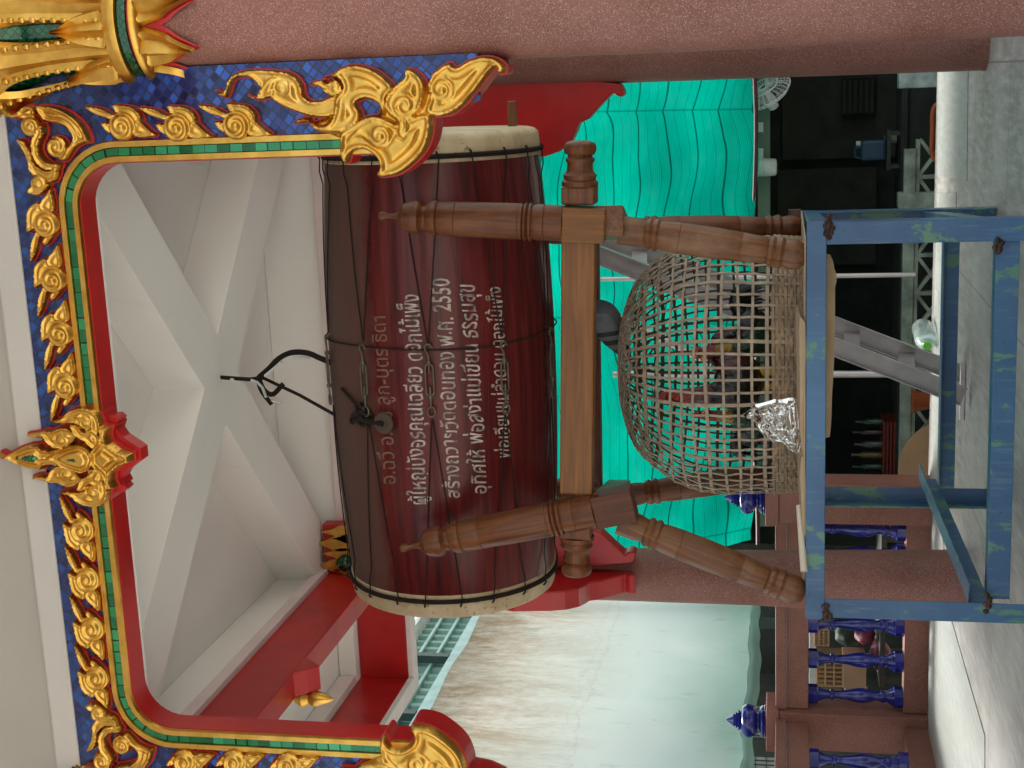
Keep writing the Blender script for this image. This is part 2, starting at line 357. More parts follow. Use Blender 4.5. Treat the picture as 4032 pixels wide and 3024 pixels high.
def m_bamboo(name='bamboo_strip', col=(.37, .285, .205)):
    t = NT(name); p = t.pos(); n = t.noise(p, 16, 5, .6); f = t.noise(p, 110, 3)
    c = t.ramp(n, [(.25, tuple(x*.6 for x in col)), (.55, col), (.8, tuple(x*1.6 for x in col))]); c = t.mix(t.math('MULTIPLY', f, .35), c, tuple(x*.45 for x in col)); 
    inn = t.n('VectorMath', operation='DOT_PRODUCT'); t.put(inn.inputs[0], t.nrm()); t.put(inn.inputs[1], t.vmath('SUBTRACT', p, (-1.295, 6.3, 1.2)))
    c = t.mix(t.math('MULTIPLY', t.math('LESS_THAN', inn.outputs['Value'], 0), .8), c, tuple(x*.12 for x in col))  # shade inside the cage put into the colour of inward faces
    t.set(color=c, rough=.6, spec=.25); return t.m
def m_card():
    t = NT('cardboard'); p = t.pos(); n = t.noise(p, 5, 4); st = t.noise(t.stretch(p, (220, 3, 30)), 1, 2)
    c = t.ramp(n, [(.3, (.36, .25, .145)), (.7, (.47, .34, .21))]); c = t.mix(t.math('MULTIPLY', st, .3), c, (.26, .17, .1)); t.set(color=c, rough=.8); return t.m
M = dict(
 terr=m_terrazzo(), terr2=m_terrazzo('terrazzo_rail', (.225, .090, .064), 1.3, .45), gold=m_gold(), blue=m_blue(), greens=m_green(), greenc=m_greencell(),
 beige=plain('eave_shaded_wall_white', (.34, .315, .29), .8, var=.06, sc=1.5), shaded_cornice=plain('eave_shaded_cornice_white', (.46, .44, .42), .75, var=.06, sc=1.5),  # upper wall and cornice: white darkened in colour for shade under the eave
 red=plain('red_lacquer', (.40, .010, .011), .33, var=.16, sc=3, bump=.06, bsc=30), white=m_white(),
 pink=plain('pale_pink_trim', (.68, .56, .55), .7, var=.05), wood=m_wood('turned_wood', (.155, .046, .011), (.040, .010, .003), wear=.14, coat=.10, pale=(.32, .18, .085)),
 woodr=m_wood('reddish_wood', (.115, .030, .010), (.04, .010, .005), coat=.06, wear=.08), wooda=m_wood('amber_wood_rail', (.22, .082, .014), (.12, .038, .007), wear=.05, coat=.15),
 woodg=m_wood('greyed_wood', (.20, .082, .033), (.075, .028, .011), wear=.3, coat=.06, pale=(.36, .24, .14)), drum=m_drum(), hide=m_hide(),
 rope=plain('black_drum_rope', (.018, .012, .010), .8, spec=.2), steel=m_steel_blue(), rust=plain('rusty_steel', (.075, .038, .026), .75, var=.5, sc=25, bump=.3),
 floor=m_floor(), sheet=m_sheet(), net=m_trans('green_shade_net', net_col, .45, .5, 0), tarp=m_trans('stained_tarpaulin', tarp_col, .55, .35),
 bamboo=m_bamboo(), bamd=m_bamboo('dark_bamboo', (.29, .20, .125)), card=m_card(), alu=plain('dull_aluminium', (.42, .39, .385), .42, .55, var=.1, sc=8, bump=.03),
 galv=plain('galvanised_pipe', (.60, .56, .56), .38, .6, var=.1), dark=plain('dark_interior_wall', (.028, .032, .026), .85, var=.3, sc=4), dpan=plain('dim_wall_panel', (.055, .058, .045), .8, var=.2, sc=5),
 ceram=plain('blue_glazed_ceramic', (.014, .020, .20), .12, var=.25, sc=9, spec=.7), metal=plain('old_turnbuckle_metal', (.11, .09, .06), .45, .55, var=.25, sc=30),
 chalk=plain('white_hand_painted_letters', (.36, .29, .255), .8, var=.6, sc=26), chalkf=plain('faded_hand_painted_letters', (.16, .085, .062), .8, var=.3, sc=30),
 concr=plain('mossy_concrete', (.30, .36, .29), .8, var=.35, sc=8, bump=.2), gravel=plain('pale_concrete_yard', (.48, .46, .42), .9, var=.3, sc=6, bump=.3),
 plasticw=plain('white_plastic', (.56, .58, .56), .35), shed=plain('green_corrugated_sheet', (.16, .30, .25), .45, var=.15), shedd=plain('dark_steel_post', (.03, .055, .05), .5), gutter=plain('pale_green_gutter', (.33, .50, .47), .4, var=.15),
)
# ---------------------------------------------------------------- carved relief: height field from leaf and scroll elements
def seg_sd(px, pz, poly):
    """signed distance (inside > 0) to a closed outline, numpy"""
    d2 = np.full(px.shape, 1e9); ins = np.zeros(px.shape, bool); n = len(poly)
    for i in range(n):
        ax, az = poly[i]; bx, bz = poly[(i+1) % n]; ex, ez = bx-ax, bz-az; L = ex*ex+ez*ez+1e-18
        t = np.clip(((px-ax)*ex+(pz-az)*ez)/L, 0, 1); dx = px-ax-t*ex; dz = pz-az-t*ez; d2 = np.minimum(d2, dx*dx+dz*dz)
        c = (az > pz) != (bz > pz)
        if abs(ez) > 1e-15: ins ^= c & (px < ax+(pz-az)/ez*ex)
    d = np.sqrt(d2); return np.where(ins, d, -d)
def sstep(a, b, x):
    t = np.clip((x-a)/(b-a), 0, 1); return t*t*(3-2*t)
def relief(els, cell, pad=.02):
    """els: ('leaf', outline(N,2), base, gain) / ('ball', cx, cz, R, turn, base) / ('gem'..) -> grid, D (union signed distance), H"""
    allp = []
    for e in els:
        if e[0] in ('leaf', 'flat'): allp += list(map(tuple, e[1]))
        else: allp += [(e[1]-e[3], e[2]-e[3]), (e[1]+e[3], e[2]+e[3])]
    A = np.array(allp); x0, z0 = A.min(0)-pad; x1, z1 = A.max(0)+pad
    xs = np.arange(x0, x1, cell); zs = np.arange(z0, z1, cell); X, Z = np.meshgrid(xs, zs)
    D = np.full(X.shape, -1.0); H = np.zeros(X.shape)
    for e in els:
        if e[0] in ('leaf', 'flat'):
            poly = np.array(e[1]); base, gain = e[2], e[3]
            d = seg_sd(X, Z, poly); m = d > 0; rw = e[4] if len(e) > 4 else .011
            if e[0] == 'flat': h = base+gain*sstep(0, rw, d)
            else:
                dm = max(d.max(), rw*1.2)
                h = base+gain*(.95*sstep(0, rw*.5, d)-.55*sstep(rw*.75, rw*1.5, d)+.75*sstep(rw*1.6, min(max(dm, rw*2.2), rw*3.6), d))
                h -= gain*.28*np.exp(-((d-rw*2.5)/(rw*.24))**2)*(dm > rw*2.7)
            D = np.maximum(D, d); H = np.where(m, h, H)
        else:
            _, cx, cz, R, turn, base = e[:6]; g = e[6] if len(e) > 6 else R*.5
            dx, dz = X-cx, Z-cz; r = np.sqrt(dx*dx+dz*dz); d = R-r; m = d > 0; th = np.arctan2(dz, dx)
            ph = turn*th+2*np.pi*1.7*r/R
            h = base+g*(np.sqrt(np.clip(1-(r/(R*1.05))**2, 0, 1))*.62+.30*np.cos(ph)*sstep(.06, .3, r/R)+.45*np.exp(-(r/(R*.24))**2))*sstep(0, R*.16, d)
            D = np.maximum(D, d); H = np.where(m, np.maximum(h, H*.0), H)
    for _ in range(2):
        Hp = np.pad(H, 1, mode='edge'); Hb = (Hp[:-2,1:-1]+Hp[2:,1:-1]+Hp[1:-1,:-2]+Hp[1:-1,2:]+2*H)/6; H = np.where(D > cell*1.5, Hb, H)
    return X, Z, D, H, cell
def plate(X, Z, D, H, cell, thr, y0, depth, name, mat, parent, tomap=None, smooth=True):
    """mesh of the region D > -thr, front at y0 - H, walled back to y0 + depth"""
    ins = D > -thr; gz, gx = np.gradient(D, cell); gl = np.sqrt(gx*gx+gz*gz)+1e-9
    c = ins[:-1,:-1].astype(int)+ins[1:,:-1]+ins[:-1,1:]+ins[1:,1:]; use = c > 0
    for sh in ():
        pass
    far = D < -thr-cell*1.6
    use &= ~(far[:-1,:-1] | far[1:,:-1] | far[:-1,1:] | far[1:,1:])
    need = np.zeros(D.shape, bool); need[:-1,:-1] |= use; need[1:,:-1] |= use; need[:-1,1:] |= use; need[1:,1:] |= use
    idx = -np.ones(D.shape, int); idx[need] = np.arange(need.sum())
    mv = np.where(ins, 0, -(D+thr)); Xs = X+gx/gl*mv; Zs = Z+gz/gl*mv; Hs = np.where(ins, H, 0)
    if thr > 0: Hs = Hs*0
    V = np.stack([Xs[need], y0-Hs[need], Zs[need]], 1)
    jj, ii = np.nonzero(use); F = np.stack([idx[jj,ii], idx[jj,ii+1], idx[jj+1,ii+1], idx[jj+1,ii]], 1)
    # wall along open edges
    E = {}
    for f in F:
        for k in range(4):
            a, b = f[k], f[(k+1) % 4]
            if (b, a) in E: del E[(b, a)]
            else: E[(a, b)] = 1
    n0 = len(V); bmap = {}; VB = []; W = []
    for a, b in E:
        for q in (a, b):
            if q not in bmap: bmap[q] = n0+len(VB); VB.append((V[q,0], y0+depth, V[q,2]))
        W.append((b, a, bmap[a], bmap[b]))
    VV = list(map(tuple, V))+VB
    if tomap: VV = [tomap(v) for v in VV]
    me = bpy.data.meshes.new(name); me.from_pydata(VV, [], [tuple(f) for f in F.tolist()]+W)
    me.update(); me.polygons.foreach_set('use_smooth', [True]*len(me.polygons)); me.set_sharp_from_angle(angle=R_(62))
    return link(name, me, mat, parent)
def pl(pts, sc, ox, oy, Y, n=5):
    """trace in a zoomed crop (px = ox + x/sc, py = oy + y/sc) -> outline in the plane Y"""
    q = [P(ox+x/sc, oy+y/sc, Y=Y) for x, y in pts]; return crom([(v.x, v.z) for v in q], n)
def pc(x, y, r, sc, ox, oy, Y):
    a = P(ox+x/sc, oy+y/sc, Y=Y); return a.x, a.z, r/sc*(Y)/5500*1.02
def mir(els, xc):
    o = []
    for e in els:
        if e[0] in ('leaf', 'flat'): q = np.array(e[1]).copy(); q[:,0] = 2*xc-q[:,0]; o.append((e[0], q)+tuple(e[2:]))
        else: o.append((e[0], 2*xc-e[1])+tuple(e[2:4])+(-e[4],)+tuple(e[5:]))
    return o

# ---------------------------------------------------------------- ground, floor
YF = 4.70                    # front face of the opening
tag(MB().box((-60, -40, -1.05), (60, 90, -.85)).build('ground', M['gravel']), kind='structure')
tag(MB().box((-7.5, 2.2, -.85), (5, 10.12, 0)).build('floor', M['floor'], bevel=.01), kind='structure')
def sheet(pxs, z=.005):
    pts = [P(x, y, Z=z) for x, y in pxs]; return MB().prism([(p.x, p.y, .0005) for p in pts], (0, 0, z)).build('floor_sheet', M['sheet'])
tag(sheet([(3692, 120), (3812, 120), (3806, 713), (3690, 690)]), kind='structure')
tag(sheet([(3658, 2020), (3700, 2020), (3748, 2450), (3876, 2897), (3876, 3300), (3720, 3300), (3655, 2890)]), kind='structure')
tag(sheet([(3690, 760), (3765, 760), (3745, 2000), (3658, 2000)], .0045), kind='structure')

# ---------------------------------------------------------------- the pavilion
XC = -1.318; A_IN = 1.097; Z_IN = 3.519; R_IN = .16
pav = thing('temple_pavilion', 'red and gold temple pavilion with terrazzo columns and blue mosaic arch', 'pavilion', (XC, 6.3, 0))
def column(x, y, r=.17, r2=.185, zt=3.3):
    return MB().lathe([(0, r2+.004), (.02, r2), (1.2, r+.006), (2.4, r), (zt, r-.004)], 48).build('column', M['terr'], pav, Matrix.Translation((x, y, 0)), 40)
CF = (.262, 4.80); CB = (.145, 7.72); CL = (-2.885, 7.85); CFL = (-2.9, 4.80)
cols = [column(*CF, r=.18, r2=.185), column(*CB), column(*CL, r=.155, r2=.19), column(*CFL, r=.18)]
def capital(x, y, zt, parent, r=.18):
    """lotus capital: ring bands, hanging and standing petals, flaring gold panels"""
    T = Matrix.Translation((x, y, 0)); z0 = zt
    def ring(name, prof, mat): return MB().lathe([(z0+z, r+d) for z, d in prof], 48).build(name, mat, pcap, T, 50)
    pcap = MB().lathe([(z0-.02, r+.002), (z0+.06, r+.012), (z0+.36, r+.02), (z0+.5, r+.07), (z0+.56, r+.13), (z0+.60, r+.14)], 48).build('capital', M['greenc'], parent, T, 50)
    ring('collar_ring', [(-.035, .004), (-.03, .03), (-.02, .042), (-.005, .045), (0, .03), (0, .004)], M['gold'])
    ring('collar_ring', [(.002, .004), (.002, .022), (.012, .022), (.012, .004)], M['red'])
    ring('collar_ring', [(.014, .004), (.014, .03), (.04, .034), (.04, .004)], M['greenc'])
    ring('collar_ring', [(.042, .004), (.042, .03), (.046, .048), (.075, .058), (.09, .05), (.09, .004)], M['gold'])
    def petal(a, outline, rr, lean, name, mat, th=.012, crest=.02):
        """outline (s,z) on the cylinder of radius rr about the column, with a ridge down the middle"""
        mb = MB(); o = crom(outline, 4); n = len(o); sm = max(abs(o[:,0]))
        def at(s, z, d): q = a+s/rr; R2 = rr+d+lean*(z)**2; return (R2*math.cos(q), R2*math.sin(q), z0+z)
        vs = [at(s, z, 0) for s, z in o]; zc = [z for s, z in o]
        mid = [at(0, z, crest) for z in zc]; vs2 = [at(s*.82, z*.985, th+crest*.3) for s, z in o]; vs3 = [at(s*.42, z*.96, th*.5) for s, z in o]; vs4 = [at(0, z*.95, th+crest) for s, z in o]
        fs = []
        for b, c in ((0, n), (n, 2*n), (2*n, 3*n)):
            for i in range(n): j = (i+1) % n; fs.append((b+i, b+j, c+j, c+i))
        mb.add(vs+vs2+vs3+vs4, fs); return mb.build(name, mat, pcap, T, 35)
    for k in range(8):
        a = 2*math.pi*k/8+.28
        # hanging petal with red edge behind
        hang = [(-.062, -.03), (.062, -.03), (.066, -.07), (.05, -.12), (.03, -.15), (.008, -.2), (0, -.225), (-.008, -.2), (-.03, -.15), (-.05, -.12), (-.066, -.07)]
        petal(a, hang, r+.012, .5, 'hanging_petal', M['gold'], .014, .03)
        petal(a, [(s*1.2, z*1.10-.0) for s, z in hang], r+.004, .45, 'petal_backing', M['red'], .004, .004)
        stand = [(-.058, .09), (.058, .09), (.062, .13), (.045, .19), (.014, .25), (0, .285), (-.014, .25), (-.045, .19), (-.062, .13)]
        petal(a+.39, stand, r+.03, .35, 'standing_petal', M['gold'], .012, .026)
        panel = [(-.05, .10), (.05, .10), (.05, .34), (.062, .47), (.085, .58), (-.085, .58), (-.062, .47), (-.05, .34)]
        petal(a, panel, r+.018, .33, 'gold_panel', M['gold'], .016, .012)
        for s_ in (-1, 1):
            mb = MB()
            for q in range(13):
                z = .12+q*.036; rr = r+.03+.33*z*z; an = a+s_*(.052+.05*max(0, z-.34))/rr
                mb.lathe([(-.014, .003), (-.008, .011), (.008, .011), (.014, .003)], 8, Matrix.Translation((rr*math.cos(an), rr*math.sin(an), z0+z)))
            mb.build('beading', M['gold'], pcap, T, 60)
    return pcap
capital(*CF, 3.21, cols[0], .175); capital(*CL, 3.40, cols[2], .16); capital(*CB, 3.40, cols[1], .16); capital(*CFL, 3.21, cols[3], .175)

# --- front opening: path of the moulding, offsets d outward from the inner edge
def arch_path(d, z0=2.36, n=10):
    a, zt, r = A_IN+d, Z_IN+d, R_IN+d; pts = [(XC+a, z0)]
    pts += [(XC+a-r+r*math.cos(t), zt-r+r*math.sin(t)) for t in np.linspace(0, math.pi/2, n)]
    pts += [(XC+x, zt) for x in np.linspace(a-r, -(a-r), 24)[1:-1]]
    pts += [(XC-a+r+r*math.cos(t), zt-r+r*math.sin(t)) for t in np.linspace(math.pi/2, math.pi, n)]
    return pts+[(XC-a, z0)]
def sweep(name, prof, mat, parent, z0=2.36, uvs=False):
    rows = [[(x, y, z) for x, z in arch_path(d, z0)] for d, y in prof]; m = len(rows[0]); k = len(rows)
    vs = [p for r in rows for p in r]; fs = [(i*m+j, i*m+j+1, ((i+1) % k)*m+j+1, ((i+1) % k)*m+j) for i in range(k) for j in range(m-1)]
    fs += [tuple(i*m for i in range(k)), tuple(i*m+m-1 for i in range(k-1, -1, -1))]
    o = MB().add(vs, fs).build(name, mat, parent, smooth=30)
    if uvs:
        mid = arch_path(prof[0][0], z0); L = [0]
        for i in range(1, m): L.append(L[-1]+math.dist(mid[i], mid[i-1]))
        me = o.data; uv = me.uv_layers.new(name='UVMap')
        for lp in me.loops: uv.data[lp.index].uv = (L[lp.vertex_index % m]+.004, .02)
    return o
sweep('red_reveal', [(-.003, YF+.004), (.079, YF+.004), (.079, YF+.115), (-.003, YF+.115)], M['red'], pav)
sweep('gold_moulding', [(0, YF-.002), (.003, YF-.014), (.022, YF-.014), (.0245, YF-.002), (.0245, YF+.003), (0, YF+.003)], M['gold'], pav)
sweep('green_glass_strip', [(.025, YF-.006), (.0515, YF-.006), (.0515, YF+.003), (.025, YF+.003)], M['greens'], pav, uvs=True)
sweep('gold_moulding', [(.052, YF-.002), (.055, YF-.014), (.075, YF-.014), (.078, YF-.002), (.078, YF+.003), (.052, YF+.003)], M['gold'], pav)
# blue mosaic frieze and spandrels (one cut plate around the opening), red body behind it
def frieze(name, y0, y1, mat, zb, din):
    mb = MB(); inn = arch_path(din, zb); ztop = 3.776; xr, xl = XC+1.42, XC-1.42; m = len(inn); vs = []
    out = []
    for x, z in inn:
        if z < Z_IN-.35: out.append((xr if x > XC else xl, z))
        else: out.append((x, ztop))
    vs = [(x, y0, z) for x, z in inn]+[(x, y0, z) for x, z in out]+[(x, y1, z) for x, z in inn]+[(x, y1, z) for x, z in out]
    fs = []
    for j in range(m-1): fs += [(j, j+1, m+j+1, m+j), (2*m+j, 3*m+j, 3*m+j+1, 2*m+j+1), (j, 2*m+j, 2*m+j+1, j+1)]
    # corner fillers
    b = len(vs); vs += [(xr, y0, ztop), (xl, y0, ztop)]; fs += [(m, m+1, b), (2*m-2, 2*m-1, b+1)]
    fs += [(0, m, 3*m, 2*m), (m-1, 3*m-1, 4*m-1, 2*m-1)]
    return mb.add(vs, fs).build(name, mat, pav)
frieze('blue_mosaic_panel', YF+.006, YF+.03, M['blue'], 2.30, .0775)
frieze('frame_body', YF+.031, YF+.114, M['red'], 2.30, .0775)
for sx in (1, -1):
    mb = MB(); xa, xb = sorted((XC+sx*1.262, XC+sx*1.42)); mb.box((xa, YF+.006, 2.02), (xb, YF+.03, 2.2995)); mb.build('blue_mosaic_panel', M['blue'], pav)
    mb = MB(); xa, xb = sorted((XC+sx*1.30, XC+sx*1.42)); mb.box((xa, YF+.031, 2.02), (xb, YF+.114, 2.2995)); mb.build('frame_body', M['red'], pav)

YO = YF-.012                                             # base plane of the carvings
# bracket at the right foot of the opening, traced in the crop (850,200)-(2050,720), scale 1.8433
B_ = (1.8433, 850, 200, YO)
def lf(pts, base, gain, rw=.011): return ('leaf', pl(pts, *B_), base, gain, rw)
def bl(x, y, r, turn, base, g=None): a = pc(x, y, r, *B_); return ('ball', a[0], a[1], a[2], turn, base, g or a[2]*.55)
brk = [
 ('flat', pl([(1195,440),(1290,300),(1400,250),(1520,240),(1580,330),(1585,440),(1560,560),(1400,680),(1180,560)], *B_), .002, .012, .01), ('flat', pl([(690,530),(840,470),(880,330),(960,285),(1000,420),(1060,470),(1010,600),(930,640),(800,592)], *B_), .002, .012, .01), ('flat', pl([(380,300),(470,200),(560,240),(600,330),(500,380)], *B_), .002, .012, .01),
 lf([(0,285),(60,300),(88,262),(105,205),(180,152),(300,135),(430,140),(540,155),(610,200),(642,260),(650,310),(690,355),(770,360),(860,325),(930,330),(900,430),(850,475),(730,480),(620,450),(500,400),(420,350),(350,285),(280,205),(200,190),(140,215),(115,280),(90,335),(40,325)], .012, .022, .012),
 lf([(235,322),(300,338),(345,270),(400,200),(470,195),(500,230),(460,280),(420,330),(360,352),(290,350)], .016, .022, .010), bl(490,265,62,1,.018),
 lf([(790,195),(850,170),(940,115),(1030,100),(1150,130),(1240,190),(1300,255),(1290,300),(1255,340),(1250,420),(1230,480),(1208,440),(1195,390),(1130,352),(1070,352),(1035,385),(1062,440),(1060,490),(1010,560),(930,592),(820,592),(740,575),(680,522),(570,525),(620,490),(680,488),(740,530),(800,540),(850,500),(875,420),(885,340),(935,270),(900,200)], .016, .026, .014),
 lf([(685,238),(790,208),(830,232),(880,205),(925,260),(880,330),(820,312),(770,262)], .022, .02, .010), bl(880,272,52,-1,.026),
 lf([(1710,85),(1738,112),(1770,112),(1860,60),(1960,40),(2050,58),(2108,110),(2100,155),(2060,165),(2040,118),(1980,180),(1890,300),(1800,400),(1720,455),(1620,477),(1540,450),(1550,380),(1568,330),(1550,250),(1580,170),(1650,110)], .016, .028, .014),
 bl(1655,280,88,1,.026),
 lf([(920,600),(1000,540),(1090,480),(1180,465),(1280,500),(1330,520),(1400,490),(1530,450),(1582,490),(1570,620),(1530,720),(1450,810),(1340,890),(1220,915),(1178,895),(1200,850),(1190,790),(1140,740),(1070,715),(1000,740),(962,815),(930,790),(913,730)], .016, .030, .016),
 lf([(1395,130),(1450,140),(1510,190),(1537,270),(1530,370),(1490,440),(1420,480),(1420,560),(1380,640),(1340,600),(1345,520),(1280,460),(1242,400),(1262,320),(1320,250),(1385,190)], .026, .026, .013),
 bl(1392,400,92,-1,.034), 
 lf([(960,680),(1020,590),(1090,530),(1180,500),(1270,540),(1310,620),(1270,690),(1180,700),(1120,650),(1060,610),(1000,650)], .030, .018, .010), bl(1215,612,90,1,.038),
]
def carve(els, cell, name='gold_scroll', backing=.10, thr=.0045, yb=.004):
    X, Z, D, H, c = relief(els, cell)
    o = plate(X, Z, D, H, c, 0, YO, yb, name, M['gold'], pav)
    plate(X, Z, D, H, c, thr, YO+yb+.001, backing, 'red_backing', M['red'], o); return o
carve(brk, .0042, 'gold_bracket', .11); carve(mir(brk, XC), .0042, 'gold_bracket', .11)
# corner scrolls, traced in crop (0,0)-(1344,1008), scale 1.6458
B_ = (1.6458, 0, 0, YO)
cor = [
 lf([(45,708),(110,735),(170,688),(230,690),(248,740),(200,775),(140,765),(85,765)], .012, .02, .010),
 lf([(250,688),(340,684),(450,720),(545,800),(592,890),(595,920),(560,925),(500,960),(440,1040),(390,1010),(470,940),(490,880),(430,810),(340,790),(300,770)], .014, .026, .012),
 bl(215,815,72,1,.018), bl(385,952,74,-1,.02),
 lf([(290,800),(310,860),(280,930),(285,990),(330,1045),(410,1060),(380,1110),(300,1090),(245,1030),(225,950),(240,880)], .02, .022, .011),
 lf([(130,905),(180,912),(222,975),(250,1050),(320,1100),(395,1090),(375,1170),(300,1175),(215,1110),(190,1010)], .014, .024, .011),
 lf([(320,1160),(330,1210),(270,1262),(195,1248),(225,1200)], .012, .02, .010), bl(265,1185,58,1,.018)]
carve(cor, .0036, backing=.03); carve(mir(cor, XC), .0036, backing=.03)
# pendant at the middle, traced in crop (0,1500)-(600,2050), scale 3.0167 (right half, mirrored)
B_ = (3.0167, 0, 1500, YO); PX = P(330, 1795, Y=YO).x
def half(pts, n=4):
    q = pl(pts, *B_, n=1); q = [tuple(v) for v in q]; o = q+[(2*PX-x, z) for x, z in reversed(q)]
    return np.array(o)
def lh(pts, base, gain, rw=.01): return ('leaf', half(pts), base, gain, rw)
wing = [lf([(335,625),(480,600),(560,570),(640,575),(760,530),(880,560),(960,640),(900,720),(800,785),(680,785),(580,710),(540,655),(430,662)], .012, .022, .010), bl(765,692,98,1,.018),
 lf([(630,455),(750,430),(850,340),(980,295),(1120,320),(1200,395),(1240,500),(1230,600),(1130,640),(1040,560),(950,500),(850,485),(740,490)], .014, .024, .010), bl(1045,472,98,-1,.02),
 lf([(870,500),(960,500),(1040,580),(1130,540),(1230,620),(1240,720),(1180,800),(1120,760),(1040,690),(950,640)], .022, .022, .010)]
core = [lh([(20,915),(140,850),(250,790),(380,745),(500,735),(545,790),(640,800),(760,780),(800,850),(800,900)], .022, .022, .009),
 lh([(1080,900),(1130,800),(1230,690),(1240,590),(1230,520),(1340,535),(1312,620),(1340,720),(1450,800),(1585,853)], .024, .034, .012),
 lh([(560,910),(700,835),(850,755),(1000,715),(1110,760),(1175,860)], .034, .026, .009)]
bot = [('flat', half([(1000,900),(1000,600),(1200,440),(1340,430),(1395,480),(1330,560),(1430,690),(1640,830)]), 0, .0, .01)]
X_, Z_, D_, H_, c_ = relief(wing+mir(wing, PX)+core, .0034)
pend = plate(X_, Z_, D_, H_, c_, 0, YO, .004, 'gold_pendant', M['gold'], pav)
plate(X_, Z_, D_, H_, c_, .006, YO+.005, .10, 'red_backing', M['red'], pend)
def shift(e, dz): q = np.array(e[1]).copy(); q[:,1] += dz; return (e[0], q)+tuple(e[2:])
X_, Z_, D_, H_, c_ = relief([shift(bot[0], .005)], .005); plate(X_, Z_, D_, H_, c_, 0.0001, YO+.030, .06, 'red_backing', M['red'], pend)
for g in ([(265,910),(300,885),(360,850),(450,832),(505,855),(522,910)], [(790,910),(830,885),(880,850),(980,838),(1025,870),(1034,915)]):
    X_, Z_, D_, H_, c_ = relief([('flat', half(g), .058 if g[0][0] > 500 else .047, .012, .02)], .0034)
    plate(X_, Z_, D_, H_, c_, 0, YO, .0, 'green_gem', M['greenc'], pend)
# small flame scrolls along the moulding, local (t forward along the path, n outward)
def unit(c, t, n, s=1.0):
    """trace of one unit in crop (0,0)-(1344,1008); centre (1155,825): t = -x, n = -y"""
    k = YO/5500/1.6458*1.03*s
    def q(pts): return crom([(c[0]+(-(x-1155)*t[0]-(y-825)*n[0])*k, c[1]+(-(x-1155)*t[1]-(y-825)*n[1])*k) for x, y in pts], 4)
    turn = 1 if t[0]*n[1]-t[1]*n[0] < 0 else -1
    return [('leaf', q([(1120,790),(1060,772),(985,745),(915,694),(985,700),(1045,715),(1095,745),(1150,765)]), .010, .017, .008),
      ('leaf', q([(1140,770),(1118,725),(1103,694),(1170,695),(1240,710),(1285,755),(1288,800),(1235,835),(1200,790)]), .010, .017, .009),
      ('leaf', q([(1225,830),(1255,792),(1300,810),(1340,850),(1378,886),(1325,896),(1250,896),(1215,865)]), .010, .016, .009),
      ('leaf', q([(1105,880),(1050,850),(1018,798),(1062,800),(1110,825),(1120,860)]), .010, .016, .008),
      ('ball', c[0], c[1], 88*k, turn, .014, .024)]
def pt(px, py): a = P(px, py, Y=YO); return (a.x, a.z)
rt = [pt(487, 497), pt(702, 501), pt(935, 493)]; tp = [pt(188, 881), pt(216, 1099), pt(243, 1312), pt(267, 1518)]
seats = [(c, (0, 1), (1, 0)) for c in rt]+[((2*XC-c[0], c[1]), (0, 1), (-1, 0)) for c in rt]
seats += [(c, (-1, 0), (0, 1)) for c in tp]+[((2*XC-c[0], c[1]), (1, 0), (0, 1)) for c in tp]
for i, (c, t, n) in enumerate(seats): carve(unit(c, t, n, 1.08), .0032, backing=.024, thr=.003)

# --- white cornice, soffit, roof, ceiling
mb = MB().box((-4.4, YF+.002, 3.7765), (1.7, YF+.16, 3.885)); mb.build('white_cornice', M['shaded_cornice'], pav, bevel=.012)
MB().box((-4.5, YF+.022, 3.886), (1.7, YF+.16, 4.355)).build('upper_wall', M['beige'], pav); MB().box((-2.95, 2.61, 4.36), (2.2, YF+.4, 4.398)).build('eave_soffit', M['white'], pav)
MB().box((-4.6, 2.5, 4.42), (2.3, 11.3, 4.60)).build('roof', M['shed'], pav)  # rear overhang past the fascia is added, unseen, to keep sun off floor
MB().box((-4.6, 2.5, 3.985), (2.3, 2.6, 4.415)).build('fascia', M['red'], pav)
IX0, IX1, IY0, IY1 = -2.80, .13, YF+.165, 7.62
MB().box((IX0-.1, IY0-.004, 3.975), (IX1+.1, IY1+.1, 4.05)).build('ceiling', M['white'], pav)
def wallbar(a, b, mat, name='wall_beam', bevel=.006): return MB().box(a, b).build(name, mat, pav, bevel=bevel)
wallbar((-3.2, YF+.118, 3.53), (.42, YF+.165, 3.974), M['white'])                     # inside of the front lintel
wallbar((IX0-.14, IY0, 3.395), (IX0, IY1+.14, 3.675), M['red'])                        # left lintel
wallbar((IX0-.10, IY0, 3.676), (IX0-.02, IY1+.1, 3.974), M['white']); wallbar((IX0-.019, IY0, 3.676), (IX0+.03, IY1, 3.74), M['pink'], 'ceiling_trim')
wallbar((IX0, IY1, 3.22), (IX1, IY1+.12, 3.565), M['red'])                            # back lintel
wallbar((IX0, IY1+.02, 3.566), (IX1, IY1+.1, 3.974), M['white']); wallbar((IX0+.031, IY1-.03, 3.566), (IX1, IY1+.019, 3.635), M['pink'], 'ceiling_trim')
wallbar((IX1, IY0, 3.40), (IX1+.12, IY1, 3.675), M['red']); wallbar((IX1+.02, IY0, 3.676), (IX1+.1, IY1, 3.974), M['white'])
hub = (-1.36, 6.28)
for cx, cy in ((IX0, IY1), (IX1, IY1), (IX0, IY0), (IX1, IY0)):
    d = Vector((cx-hub[0], cy-hub[1], 0)); L = d.length; Mx = Matrix.Translation((hub[0], hub[1], 0)) @ Matrix.Rotation(math.atan2(d.y, d.x), 4, 'Z')
    zz = .0008*(cx > -1)+.0004*(cy > 6)
    MB().box((.0, -.15, 3.712+zz), (L-.03, .15, 3.974-zz)).build('ceiling_beam', M['white'], pav, Mx)
